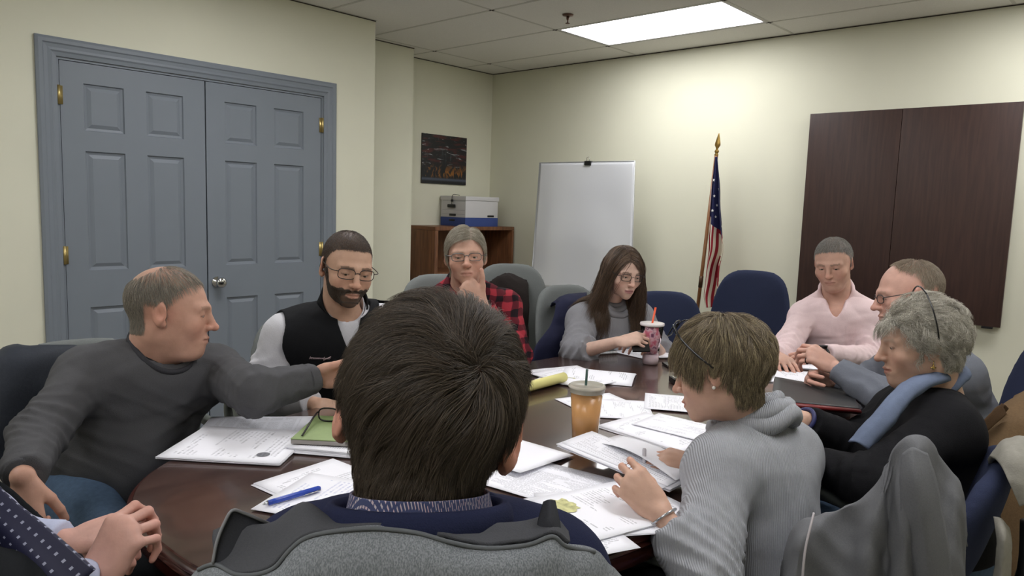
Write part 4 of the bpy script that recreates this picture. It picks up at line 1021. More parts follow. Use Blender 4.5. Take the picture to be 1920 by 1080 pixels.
        rr = hc.attributes.get('radius') or hc.attributes.new('radius', 'FLOAT', 'POINT')
        tt = np.tile(np.linspace(0, 1, K), N); rr.data.foreach_set('value', (rad*(1.15-.85*tt**2)).astype(np.float32))
        o = bpy.data.objects.new(name, hc); C.objects.link(o); hc.materials.append(m); o.parent = parent or s.t
        pw = s.t.matrix_basis.copy(); o.matrix_parent_inverse = pw.inverted() if parent is None else (pw @ Matrix.Identity(4)).inverted()
        return o
    def glasses(s, m, w=.027, hh=.019, y=.102, z=-.004, tilt=0, x0=.033, lens=True, rad=.0014, sq=.6, half=False, temple=True, off=(0, 0, 0), spread=1, name='glasses'):
        g = bpy.data.objects.new(name, None); C.objects.link(g); g.empty_display_size = .02; g.location = s.hw((0, y, z)); g.parent = s.t; pw = s.t.matrix_basis.copy(); g.matrix_parent_inverse = pw.inverted()
        off = np.asarray(off, float); ct, st = math.cos(tilt), math.sin(tilt)
        def T(p):
            p = np.asarray(p, float)-np.array((0, y, z)); p = np.array((p[0], ct*p[1]-st*p[2], st*p[1]+ct*p[2]))+np.array((0, y, z))+off; return s.hw(p)
        def mk(nm, bm, mm):
            o = bobj(nm, bm, mm, None); o.parent = g; o.matrix_parent_inverse = (pw @ g.matrix_parent_inverse @ g.matrix_basis).inverted() if False else (Matrix.Translation(s.hw((0, y, z)))).inverted(); return o
        bm = bmesh.new(); ln = []
        for sg in (-1, 1):
            ring = [T((sg*x0+w*math.copysign(abs(math.cos(a))**sq, math.cos(a)), y-.012*abs(sg*x0+w*math.cos(a))/.06, z+hh*math.copysign(abs(math.sin(a))**sq, math.sin(a)))) for a in np.linspace(0, 2*PI, 24, endpoint=False)]
            if not half: tube(bm, ring, rad, 6, close=True)
            else: tube(bm, ring[:13], rad, 6)
            ln.append(ring)
        tube(bm, [T((-.009, y, z+.004)), T((0, y+.003, z+.007)), T((.009, y, z+.004))], rad, 6)
        mk('frame', bm, m)
        if temple:
            for sg in (-1, 1):
                bm = bmesh.new(); xe = .0765*spread+.003
                tube(bm, catmull([T((sg*(x0+w), y-.011, z+.006)), T((sg*xe, y-.03, z+.007)), T((sg*(xe+.001), .0, z+.012)), T((sg*(xe), -.022, z+.004)), T((sg*(xe-.004), -.034, z-.018))], 4), rad*1.1, 6); mk('temple', bm, m)
        if lens:
            for ring in ln:
                bm = bmesh.new(); bm.faces.new([bm.verts.new(p) for p in ring]); a = bm.faces[:] if False else None
                mk('lens', bm, M_lens_g)
        return g
    def push(s, p, off, gap):
        for _ in range(6):
            d = s.torso(p[None], off)[0]
            if d >= gap: break
            e = .002; g = np.array([s.torso((p+np.eye(3)[i]*e)[None], off)[0]-d for i in range(3)])/e
            p = p+g/max(np.linalg.norm(g), .3)*(gap-d)
        return p
    def stand(s, m, r0, r1, h, open_, zo, name, tilt=.5, thick=.004, off=.02, bk=0):
        rows = [[], [], []]
        for a in np.linspace(open_, 2*PI-open_, 17):
            v = s.rr*math.sin(a)+s.f*math.cos(a); b = s.neck+s.u*(zo-tilt*r0*math.cos(a))-s.f*bk*(.5-.5*math.cos(a))
            rows[0].append(b+v*(r0+.006)-s.u*.02); rows[1].append(b+v*(r0*.5+r1*.5)+s.u*h*.5); rows[2].append(b+v*r1+s.u*h)
        return gridmesh(name, rows, m, s.t, n=4, thick=thick)
    def ring(s, name, m, r0, zoff, r=.011, flat=1, tilt=.35, n=40, back=0, wob=0, sx=1.0, seed=0, parent=None, off=None, gap=None):
        """tube round the neck; tilt drops the front"""
        pts = []; rg = np.random.default_rng(seed); a1, a2 = rg.random(2)*6
        for a in np.linspace(0, 2*PI, n, endpoint=False):
            c_, s_ = math.cos(a), math.sin(a); pts.append(s.neck+s.rr*c_*r0*sx+s.f*(s_*r0+back)+s.u*(zoff-tilt*r0*s_+wob*math.sin(3*a+a1)+wob*math.sin(5*a+a2)))
            if off is not None: pts[-1] = s.push(pts[-1], off, r*(-.1 if gap is None else gap))
        bm = bmesh.new(); tube(bm, pts, r, 10, close=True, flat=flat); return bobj(name, bm, m, parent or s.t)
    def collar(s, m, r0=.066, hgt=.035, open_=.55, drop=.05, name='collar', tip=.03, tilt=.45, zo=.03, off=.02):
        rows = [[], [], [], []]
        for a in np.linspace(open_, 2*PI-open_, 17):
            fr = max(0, (math.cos(a)+.3)/1.3)**2; v = s.rr*math.sin(a)+s.f*math.cos(a)
            b = s.neck+s.u*(zo-tilt*r0*math.cos(a)); top = b+v*(r0-.003)+s.u*hgt
            p = s.neck+v*.24+s.u*(zo-tilt*r0*math.cos(a)-drop*fr-.004)-v*0; rmin = r0+.014+tip*fr
            for _ in range(80):
                d = s.torso(p[None], off)[0]; rad = (p-s.neck)@v
                if d < .006 or rad < rmin: break
                p = p-v*min(d*.8, .01)
            rows[0].append(b+v*(r0-.004)-s.u*.02); rows[1].append(top); rows[2].append(top*.45+p*.55+v*.006+s.u*.004); rows[3].append(p)
        return gridmesh(name, rows, m, s.t, n=3, thick=.0025)
# ------------------------------------------------------------------ hair materials & flows
def hairm(name, c1, c2, rough=.42, spec=.45, c3=None):
    m, N, L, b = _new(name); h = N.new('ShaderNodeHairInfo'); r = N.new('ShaderNodeValToRGB'); e = r.color_ramp.elements
    e[0].color = (*hexc(c1), 1); e[1].color = (*hexc(c2), 1); e[0].position = .15; e[1].position = .85
    if c3: x = e.new(.93); x.color = (*hexc(c3), 1)
    L.new(h.outputs['Random'], r.inputs[0]); L.new(r.outputs[0], b.inputs['Base Color']); b.inputs['Roughness'].default_value = rough; b.inputs['Specular IOR Level'].default_value = spec
    return m
def radial(W, swirl=.5, down=.35, fwd=0, side=0):
    W = np.asarray(W, float)
    def f(p, n):
        d = p-W; L = np.linalg.norm(d, axis=1, keepdims=True); d = d/np.maximum(L, 1e-6); fall = np.exp(-(L/.05)**2)
        return d+np.cross(n, d)*swirl*(fall+.25)+np.array((0, 0, -1.))*down*(1-fall)+np.array((side, fwd, 0.))*(1-fall)
    return f
def sc_(v): return lambda p: np.asarray(v(p), float)
def rigid(mask_): return mask_
def full(V, p, c): return c
GRP = 'people seated around the meeting table'
E1 = (0, 0, 1)
def mk(label, **k):
    p = Person(label, **k); p.t['group'] = GRP; return p
# ================================================================== grey sweater man, left
f1 = cd(.95, -.10, .30)
P = mk('person in a charcoal sweater and jeans at the left end, reaching across the table', head=(318, 583, 2.0), face=f1, up=cd(.05, 1, 0),
       hk=dict(w=1.04, jaw=1.12, chin2=1, nose=1.0, brow='#7a6554', browa=.5), hs=1.03, neckr=.066, bw=1.05, belly=.07, arm=1.04,
       J=dict(nk=(292, 668, 2.04), shR=(165, 700, 1.93), shL=(405, 690, 2.16), elR=(70, 815, 1.72), wrR=(42, 893, 1.52), elL=(480, 735, 1.93), wrL=(592, 707, 2.07)),
       pel=at(190, 925, 2.12)*np.array((1, 1, 0))+(0, 0, .57), kn=(None, np.r_[at(245, 1020, 1.62)[:2], .55]),
       hands=[Hand(at(42, 893, 1.52), cd(.12, -.98, -.05), cd(-.15, .1, -.95), 'R', [(.5, .9, .5), (.6, .95, .5), (.7, 1, .5), (.7, 1, .5)], thumb=(.5, .5, .3, .3)),
              Hand(at(592, 707, 2.07), cd(.97, .12, .1), cd(0.1, .25, .95), 'L', [(.5, .9, .4), (.9, 1.1, .6), (1.1, 1.2, .7), (1.1, 1.2, .7)], thumb=(.35, .35, .1, .2))])
bald = lambda p: hairmask(p, .022)*(1-.85*np.exp(-((p[:, 0]/.042)**2+((p[:, 1]+.055)/.04)**2)*(p[:, 2] > .05)*1.0)*(p[:, 2] > .05))
P.build('#c79b86', '#857d71', shp=lambda p: hairmask(p, .016)*(p[:, 2] > -.065)*(.62-.42*np.clip((p[:, 2]-.07)/.03, 0, 1)), h=.0037)
M_sw = fabric('charcoal_knit', '#545456', .07, 500, .5, 700)
P.top('sweater', M_sw, off=.020, sleeve=.97, nk=.006, amp=.011, seed=2, armoff=.014, hem=-.05, armamp=.5)
P.ring('neck_ribbing', fabric('charcoal_rib', '#3f3f42', .1, 500, .6, 700), .080, .022, .0085, flat=1.5, tilt=.30, off=.020, gap=-.35)
for a_ in 'LR':
    e_, w_ = P.J['el'+a_], P.J['wr'+a_]; bm = bmesh.new(); tube(bm, [e_+(w_-e_)*k for k in (.80, .84, .97, .985)], [.046, .041, .038, .034], 18); bobj('cuff', bm, M_sw, P.t)
P.ring('undershirt_neck', mat('dark_undershirt', '#1d1c1f', .9), .072, .026, .006, tilt=.28, off=.016)
M_jean = fabric('blue_denim', '#4d6076', .12, 90, .4, 500); P.trousers(M_jean)
P.hair('hair', hairm('thin_grey_brown_hair', '#6b665e', '#a39a8a'), 9000, lambda p: hairmask(p, .018) & (p[:, 2] > -.06) & ((rng.random(len(p)) < .35) | (p[:, 2] < .072)) & (((p[:, 0]/.04)**2+((p[:, 1]+.06)/.035)**2 > 1) | (p[:, 2] < .06)),
       radial((0, -.03, .12), .2, .6, .2), .024, .004, K=6, rad=.00030, base=.0005, jit=.15)
P1 = P
# ================================================================== bearded man in vest
f2 = cd(.50, -.26, -.80)
P = mk('bearded person with glasses in a black vest over a white shirt, before the double doors', head=(650, 501, 2.42), face=f2, up=cd(.1, 1, .0),
       hk=dict(w=1.0, jaw=1.0, brow='#2e2620', browa=.9), hs=1.02, neckr=.058, bw=1.05,
       J=dict(nk=(640, 592, 2.52), shR=(535, 625, 2.44), shL=(735, 605, 2.60), elR=(478, 745, 2.42), wrR=(588, 757, 2.25), elL=(790, 740, 2.55), wrL=(700, 770, 2.36)),
       pel=at(600, 800, 2.72)*np.array((1, 1, 0))+(0, 0, .57),
       hands=[Hand(at(588, 757, 2.25), cd(.93, -.25, -.2), cd(.1, .8, -.5), 'R', (.4, .5, .3)), Hand(at(700, 770, 2.36), cd(-.6, -.3, -.6), cd(0, .9, -.3), 'L', (.4, .5, .3))])
BEARD = [(.118, -.052), (.100, -.052), (.082, -.05), (.060, -.052), (.040, -.035), (.026, .0), (.014, .0), (.014, -.04), (.022, -.085), (.04, -.125), (.13, -.125)]
def bmask(p):
    z = p[:, 2]+.0015*np.sin(p[:, 0]*300); m = inpoly(p[:, 1], z, BEARD)
    q = np.abs(p[:, 0]); lips = ((q/.023)**2+((p[:, 2]+.0690)/.0085)**2 < 1) & (p[:, 1] > .08); return m & ~lips
P.build('#c6a088', '#41362d', shp=lambda p: np.maximum(hairmask(p, .012, widow=.75)*.9, bmask(p)*.85), h=.0036)
M_bh = hairm('dark_brown_stubble', '#2a231d', '#5c4c3e')
P.hair('hair', M_bh, 11000, lambda p: hairmask(p, .012, widow=.75) & (p[:, 2] > -.06), radial((0, -.03, .12), .2, .5, .6), .007, .003, K=4, rad=.00028, jit=.3)
P.hair('beard', M_bh, 9000, bmask, lambda p, n: np.array((0, .25, -1.))+n*.5, .014, .007, K=4, rad=.00028, jit=.35, src=lambda p: head_sdf(p, {}))
P.glasses(mat('dark_glasses_frame', '#2a2320', .3, metal=.3), w=.026, hh=.0165, y=.103, z=-.001)
M_wsh = fabric('white_shirt_cotton', '#c4c4c8', .03, 200, .3, 300, .85)
P.top('shirt', M_wsh, off=.012, sleeve=.98, nk=.004, amp=.008, seed=3, armoff=.017, armamp=1.6, fscale=.8)
M_vest = fabric('black_softshell', '#1a1b1d', .1, 300, .3, 400, .8)
def vest_cut(P_, p, per):
    return p
P.outer = P.top('vest', M_vest, off=.026, arms='', nk=.016, amp=.004, seed=6, sh=.060, vee=.07, h=.0038,
      extra=lambda Q, d, P=P: smax(d, -np.minimum(cone(Q, P.J['shR']+P.rr*.045, P.J['elR'], .078, .08), cone(Q, P.J['shL']-P.rr*(-.045), P.J['elL'], .078, .08)), .008))
P.stand(M_vest, .088, .082, .055, .42, .012, 'vest_collar', .5, .006)
P.stand(M_wsh, .074, .070, .050, .30, .008, 'shirt_collar', .5, .004)
from mathutils.bvhtree import BVHTree
_bv = {}
def onchest(P, x, dz, ex=.0):
    """point on the front of a figure's outer garment, x to its right, dz down from the neck"""
    o = P.outer
    if o.name not in _bv: _bv[o.name] = BVHTree.FromPolygons([tuple(v.co) for v in o.data.vertices], [tuple(p.vertices) for p in o.data.polygons])
    p = P.neck+P.rr*x-P.u*dz+P.f*.4
    h = _bv[o.name].ray_cast(Vector(p), Vector(-P.f))
    return (np.array(h[0]) if h[0] is not None else p-P.f*.28)+P.f*ex
bm = bmesh.new(); tube(bm, [onchest(P, .0, z, .0005) for z in (.095, .13, .18, .24, .3, .36)], .003, 6); bobj('zipper', bm, M_dark, P.t)
bm = bmesh.new(); a = onchest(P, .002, .10, .003); tube(bm, [a, a-P.u*.02], .003, 6); bobj('zipper_pull', bm, M_silver, P.t)
# small embroidered mark on the vest
def curve_text(name, body, loc, right, up, size, m, parent, shear=.3, ext=.0004):
    cu = bpy.data.curves.new(name, 'FONT'); cu.body = body; cu.size = size; cu.shear = shear; cu.extrude = ext; cu.align_x = 'CENTER'
    o = bpy.data.objects.new(name, cu); C.objects.link(o); r_, u_ = nrm(right), nrm(up); n_ = np.cross(r_, u_); u_ = np.cross(n_, r_)
    cu.materials.append(m); o.parent = parent; o.matrix_parent_inverse = parent.matrix_basis.inverted(); o.matrix_basis = Matrix(((r_[0], u_[0], n_[0], loc[0]), (r_[1], u_[1], n_[1], loc[1]), (r_[2], u_[2], n_[2], loc[2]), (0, 0, 0, 1))); return o
a0 = onchest(P, .125, .075, .003); a1 = onchest(P, .06, .07, .003)
bm = bmesh.new(); M_emb = mat('embroidery', '#c5aeb0', .7); dx = (a1-a0); nn0 = P.f*.003
for k in range(9):
    o_ = a0+dx*(k/9)+nn0; h_ = .010 if k in (0, 6) else .0065
    tube(bm, [o_, o_+P.u*h_+dx*.04, o_+dx*.06+P.u*.001, o_+dx*.09+P.u*.006], .0011, 5)
tube(bm, [a0+dx*.68+nn0-P.u*.004, a1+nn0+P.u*.012], .0014, 5)
bobj('embroidered_mark', bm, M_emb, P.t)
P.trousers(fabric('dark_trousers', '#2a2b30', .1))
P2 = P
# ================================================================== red plaid man
f3 = cd(.10, -.06, -.97)
def plaid():
    m, N, L, b = _new('red_plaid'); b.inputs['Roughness'].default_value = .9; b.inputs['Specular IOR Level'].default_value = .15
    tc = N.new('ShaderNodeTexCoord'); nz = N.new('ShaderNodeTexNoise'); nz.inputs['Scale'].default_value = 9; L.new(tc.outputs['Object'], nz.inputs[0])
    ad = N.new('ShaderNodeVectorMath'); ad.operation = 'MULTIPLY_ADD'; ad.inputs[1].default_value = (.05,)*3; L.new(nz.outputs['Color'], ad.inputs[0]); L.new(tc.outputs['Object'], ad.inputs[2])
    f = []
    for ax, sc in ((tuple(RT), 19), (tuple(UP), 19)):
        dt = N.new('ShaderNodeVectorMath'); dt.operation = 'DOT_PRODUCT'; L.new(ad.outputs[0], dt.inputs[0]); dt.inputs[1].default_value = ax
        mu = N.new('ShaderNodeMath'); mu.operation = 'MULTIPLY'; mu.inputs[1].default_value = sc; L.new(dt.outputs['Value'], mu.inputs[0])
        fr = N.new('ShaderNodeMath'); fr.operation = 'FRACT'; L.new(mu.outputs[0], fr.inputs[0])
        gt = N.new('ShaderNodeMapRange'); gt.inputs[1].default_value = .5; gt.inputs[2].default_value = .56; L.new(fr.outputs[0], gt.inputs[0]); f.append(gt.outputs[0])
    s = N.new('ShaderNodeMath'); s.operation = 'ADD'; L.new(f[0], s.inputs[0]); L.new(f[1], s.inputs[1]); h = N.new('ShaderNodeMath'); h.operation = 'MULTIPLY'; h.inputs[1].default_value = .5; L.new(s.outputs[0], h.inputs[0])
    r = N.new('ShaderNodeValToRGB'); e = r.color_ramp.elements; e[0].color = (*hexc('#98303a'), 1); e[1].color = (*hexc('#1d1418'), 1); x = e.new(.5); x.color = (*hexc('#561d25'), 1); L.new(h.outputs[0], r.inputs[0]); L.new(r.outputs[0], b.inputs['Base Color']); return m
P = mk('person with grey hair, glasses and a red plaid shirt, resting the chin on a fist', head=(873, 480, 2.82), face=f3, up=cd(-.03, 1, .0),
       hk=dict(w=.98, jaw=.92, brow='#a08f7c', browa=.5, nose=1.05), hs=.95, neckr=.054,
       J=dict(nk=(870, 556, 2.92), shR=(798, 580, 2.86), shL=(945, 572, 3.0), elL=(965, 668, 2.86), wrL=(903, 572, 2.72), elR=(760, 690, 2.75), wrR=(850, 690, 2.58)),
       pel=at(865, 760, 3.10)*np.array((1, 1, 0))+(0, 0, .57),
       hands=[Hand(at(903, 572, 2.72), cd(-.62, .78, -.05), cd(.25, .1, -.95), 'L', [(1.25, 1.5, .9), (1.35, 1.5, .9), (1.4, 1.5, .9), (1.4, 1.5, .9)], thumb=(.72, -.25, .1, .1)),
              Hand(at(850, 690, 2.58), cd(.9, -.1, -.1), cd(0, .9, -.3), 'R', (.4, .5, .3))])
P.build('#c69d89', '#8d8579', shp=lambda p: hairmask(p, -.004)*.9, h=.004)
P.hair('hair', hairm('grey_blond_hair', '#77705f', '#bdb5a4'), 9000, lambda p: hairmask(p, -.004), lambda p, n: np.stack([np.where(p[:, 0] > -.02, .9, -.9), .1+0*p[:, 0], -.5+0*p[:, 0]], 1), .035, .010, K=6, rad=.0003, jit=.15, base=.002)
P.glasses(mat('grey_metal_frame', '#5d6364', .3, metal=.7), w=.025, hh=.015, y=.103, z=-.003)
M_pl = plaid(); P.top('plaid_shirt', M_pl, off=.015, sleeve=.95, nk=.008, amp=.007, seed=7, armoff=.018)
P.collar(M_pl, .066, .034, .35, .03, 'collar', .02, off=.015)
P.trousers(fabric('tan_trousers', '#5d5446', .1)); P3 = P
# ================================================================== woman with long hair
f4 = cd(.34, -.34, -.88)
P = mk('person with long brown hair in a grey cowl-neck sweater, holding a phone', head=(1168, 508, 3.22), face=f4, up=cd(.06, 1, .0),
       hk=dict(w=.97, jaw=.9, nose=.85, brow='#3d2f26', browa=.8, lip='#a3606a', cheek=1.1), hs=.93, neckr=.047, fem=True, bw=1.05,
       J=dict(nk=(1140, 566, 3.34), shR=(1093, 598, 3.26), shL=(1197, 592, 3.46), elR=(1080, 662, 3.12), wrR=(1158, 641, 2.96), elL=(1240, 668, 3.30), wrL=(1226, 646, 3.05)),
       pel=at(1125, 720, 3.5)*np.array((1, 1, 0))+(0, 0, .57),
       hands=[Hand(at(1158, 641, 2.96), cd(.9, .18, -.15), cd(.0, .8, -.55), 'R', [(.5, .7, .4), (.65, .8, .4), (.75, .9, .5), (.8, .9, .5)], thumb=(.4, .2, .2, .2), sc=.93),
              Hand(at(1226, 646, 3.05), cd(-.85, .25, -.3), cd(.3, .8, -.4), 'L', (.6, .7, .4), sc=.93)])
P.build('#cfae9c', '#3a2c22', shp=lambda p: hairmask(p, -.004)*.9, h=.004)
M_gk = fabric('grey_knit', '#88888c', .06, 400, .5, 500)
P.top('sweater', M_gk, off=.016, sleeve=.35, nk=.012, amp=.006, seed=8, armoff=.02, armamp=2)
for i, (r0, z, r_) in enumerate(((.075, -.002, .016), (.068, .022, .016), (.060, .042, .013))): P.ring('cowl_fold', M_gk, r0, z, r_, tilt=.5, wob=.003, seed=i, back=.006, off=.016)
M_lh = hairm('long_brown_hair', '#32271d', '#6e5845', .45)
def body_coll(P, off):
    def c(p):
        W = P.ho+P.hs*(p@P.HM.T); d = cranium(p, P.k)
        return np.minimum(d, np.minimum(P.torso(W, off), P.necks(W, .01))/P.hs)
    return c
def partflow(xp):
    def f(p, n):
        sg = np.where(p[:, 0] > xp, 1., -1.); top = np.clip((p[:, 2]-.03)/.06, 0, 1)
        fr = np.clip((p[:, 1]-.01)/.05, 0, 1)
        return np.stack([sg*(.16+1.0*top+.35*fr), -.12*top+.08*(1-top)-1.1*fr, -1+.4*top], 1)
    return f
P.hair('hair', M_lh, 14000, lambda p: hairmask(p, -.004) | ((p[:, 1] < -.02) & (p[:, 2] > -.06)), partflow(.015), .31, .013, K=18, rad=.00042, jit=.09, long=True, coll=body_coll(P, .022), wav=.006, wf=15, base=.003, coh=.45, clump=420, grav=.55)
P.glasses(mat('black_thin_frame', '#1c1b1d', .3), w=.024, hh=.016, y=.101, z=-.004)
P.trousers(fabric('black_trousers', '#1b1b1e', .1)); P4 = P
t = thing('smartphone', 'dark phone held by the person with long brown hair', 'phone', at(1197, 640, 2.98), group=None)
boxo('phone_body', (-.035, -.004, -.06), (.035, .004, .06), M_blk, t, .003, M=Matrix.Translation(at(1199, 640, 2.96)) @ Matrix(((RT[0], FW[0], UP[0], 0), (RT[1], FW[1], UP[1], 0), (RT[2], FW[2], UP[2], 0), (0, 0, 0, 1))) @ Matrix.Rotation(-.9, 4, 'X'))
# ================================================================== pink shirt man
f5 = cd(-.60, -.36, -.75)
P = mk('person with short grey hair in a pink button-down shirt before the wooden cabinet', head=(1563, 492, 3.42), face=f5, up=cd(0, 1, .0),
       hk=dict(w=1.08, jaw=1.22, chin2=1, cheek=1.2, brow='#5f554c', browa=.7), hs=.98, neckr=.060, bw=1.04,
       J=dict(nk=(1568, 558, 3.50), shR=(1509, 590, 3.52), shL=(1634, 592, 3.40), elR=(1462, 672, 3.30), wrR=(1452, 663, 3.06), elL=(1640, 672, 3.32), wrL=(1545, 664, 3.12)),
       pel=at(1570, 720, 3.66)*np.array((1, 1, 0))+(0, 0, .57), belly=.04,
       hands=[Hand(at(1452, 663, 3.06), cd(.1, -.25, -.9), cd(0, .95, -.3), 'R', (.3, .3, .2)),
              Hand(at(1545, 664, 3.12), cd(-.97, -.06, -.2), cd(-.05, .95, -.35), 'L', [(.2, .25, .15), (.22, .25, .15), (.25, .3, .15), (.3, .3, .2)], spread=.13)])
P.build('#c8a08d', '#77746d', shp=lambda p: hairmask(p, .012)*.85, h=.0042)
P.hair('hair', hairm('short_grey_hair', '#615f5a', '#a09d96'), 9000, lambda p: hairmask(p, .012), radial((0, -.04, .12), .2, .5, .4, .3), .012, .004, K=5, rad=.0003, jit=.2)
M_pink = fabric('pink_oxford', '#e6cfcf', .03, 250, .3, 350, .85)
P.outer = P.top('shirt', M_pink, off=.014, sleeve=.97, nk=.004, amp=.009, seed=9, armoff=.015, armamp=1.5, vee=.07, fscale=1.15)
P.collar(M_pink, .072, .030, .62, .05, 'collar', .008, .6, .022, off=.014)
bm = bmesh.new(); tube(bm, [onchest(P, .0, z, -.001) for z in (.15, .18, .22, .28, .34, .4)], .010, 8, flat=.22); bobj('button_placket', bm, M_pink, P.t)
for z in (.17, .25, .33):
    c = onchest(P, 0, z, .002); bm = bmesh.new(); tube(bm, [c-P.f*.004, c+P.f*.002], .005, 10); bobj('button', bm, M_wsh, P.t)
def band(P, a, frac, r, w, m, name, rings=1):
    e, w_ = P.J['el'+a], P.J['wr'+a]; ax = nrm(w_-e); c = e+(w_-e)*frac; u = nrm(np.cross(ax, UP)); v = np.cross(ax, u); bm = bmesh.new()
    tube(bm, [c+(u*math.cos(q)+v*math.sin(q))*r for q in np.linspace(0, 2*PI, 24, endpoint=False)], w/2, 8, close=True, flat=.35 if False else 1); return bobj(name, bm, m, P.t), c, ax
_, c, ax = band(P, 'L', 1.03, .029, .012, M_blk, 'watch_strap')
bm = bmesh.new(); c2 = c+UP*.030-FW*.008; tube(bm, [c2, c2+UP*.008], .018, 16); bobj('watch_face', bm, M_blk, P.t)
P.trousers(fabric('navy_trousers', '#26293a', .1)); P5 = P
# ================================================================== grey-blue sweater man with glasses
f6 = cd(-.95, -.12, .25)
P = mk('person with clasped hands and glasses in a grey-blue sweater, by the wall cabinet', head=(1704, 552, 2.52), face=f6, up=cd(-.04, 1, .0),
       hk=dict(w=1.02, jaw=1.0, brow='#8a7564', browa=.5), hs=1.0, neckr=.058, bw=1.05,
       J=dict(nk=(1762, 645, 2.60), shL=(1796, 700, 2.44), shR=(1700, 668, 2.72), elL=(1662, 752, 2.32), wrL=(1568, 690, 2.44), elR=(1610, 720, 2.74), wrR=(1552, 716, 2.52)),
       pel=np.r_[at(1815, 860, 2.62)[:2], .57],
       hands=[Hand(at(1568, 690, 2.44), cd(-.75, .5, .25), cd(.05, .65, -.75), 'L', [(.7, .8, .4), (.8, .9, .4), (.9, 1, .5), (.9, 1, .5)], thumb=(.4, .2, .3, .3)),
              Hand(at(1552, 716, 2.52), cd(-.75, .05, -.35), cd(-.4, .2, .85), 'R', [(.7, .8, .4), (.8, .9, .4), (.9, 1, .5), (.9, 1, .5)], thumb=(.4, .2, .3, .3))])
P.build('#cba08f', '#9c8b78', shp=lambda p: hairmask(p, .044)*.7, h=.004)
P.hair('hair', hairm('thin_sandy_hair', '#7b6d5c', '#a99c88'), 9000, lambda p: hairmask(p, .042), radial((0, -.04, .12), .2, .4, .35), .018, .006, K=5, rad=.0003, jit=.25)
P.glasses(mat('black_half_frame', '#202124', .3), w=.025, hh=.014, y=.104, z=-.004, spread=1.0)
M_gb = fabric('grey_blue_knit', '#72767f', .04, 300, .3, 400)
P.top('sweater', M_gb, off=.016, sleeve=.97, nk=.006, amp=.006, seed=11, armoff=.016)
c = P.hands[0].w(P.hands[0].seg[9][1]*.7+P.hands[0].seg[9][2]*.3); 
sg9 = P.hands[0].seg[9]; a_, b_ = P.hands[0].w(sg9[1]), P.hands[0].w(sg9[2]); ax = nrm(b_-a_); u = nrm(np.cross(ax, UP)); v = np.cross(ax, u); bm = bmesh.new()
tube(bm, [a_*.6+b_*.4+(u*math.cos(q)+v*math.sin(q))*.0098 for q in np.linspace(0, 2*PI, 20, endpoint=False)], .0018, 6, close=True); bobj('finger_ring', bm, mat('dark_ring', '#3a342e', .25, metal=.9), P.t)
P.trousers(M_jean); P6 = P
# ================================================================== white-haired woman
f7 = cd(-.97, -.10, .20)
P = mk('person with curly white hair and a black cardigan, sunglasses on the head', head=(1726, 643, 1.93), face=f7, up=cd(-.02, 1, .0),
       hk=dict(w=1.0, jaw=1.0, chin2=1, nose=1.0, brow='#a39a8c', browa=.4, cheek=1.15, lip='#a86a60'), hs=.93, neckr=.055, fem=True, bw=1.15,
       J=dict(nk=(1757, 733, 1.98), shL=(1778, 800, 1.82), shR=(1690, 768, 2.14), elL=(1628, 905, 1.72), wrL=(1530, 868, 1.90), elR=(1600, 838, 2.08), wrR=(1508, 786, 1.99)),
       pel=np.r_[at(1752, 985, 2.00)[:2], .56], belly=.04,
       hands=[Hand(at(1508, 786, 1.99), cd(-.88, .42, .05), cd(.15, .75, -.6), 'R', [(.35, .4, .2), (.45, .5, .3), (.5, .6, .3), (.6, .7, .3)], thumb=(.45, .5, .3, .3), sc=.92),
              Hand(at(1530, 868, 1.90), cd(-.88, .35, .3), cd(.05, .75, -.6), 'L', (.4, .5, .3), sc=.92)])
P.build('#cba690', '#a39f93', shp=lambda p: hairmask(p, -.01)*.9, h=.0036)
M_wh = hairm('white_grey_hair', '#857f72', '#cfcabb', .4, .5)
fl7 = radial((0, .085, .09), .0, .30, -.3)
P.hair('hair', M_wh, 30000, lambda p: hairmask(p, -.004) & (p[:, 2] > -.07), fl7, .056, .023, K=10, rad=.00027, jit=.30, wav=.0065, wf=13, base=.003, clump=700)
bm = bmesh.new()
for sg in (-1, 1): tube(bm, catmull([P.hw((sg*.06, -.01, .140)), P.hw((sg*.095, -.010, .10)), P.hw((sg*.110, -.012, .05)), P.hw((sg*.100, -.016, .012)), P.hw((sg*.088, -.022, -.004))], 5), .0022, 6, flat=.6)
tube(bm, catmull([P.hw((-.06, -.01, .140)), P.hw((-.02, -.01, .158)), P.hw((.02, -.01, .158)), P.hw((.06, -.01, .140))], 5), .0022, 6); bobj('sunglasses_band', bm, M_frame, P.t)
M_bk = fabric('black_knit', '#1c1c1e', .12, 300, .5, 400)
P.top('cardigan', M_bk, off=.020, sleeve=.93, nk=.02, amp=.005, seed=13, armoff=.018)
M_bs = fabric('light_blue_fabric', '#69748a', .06, 60, .3, 400, .8)
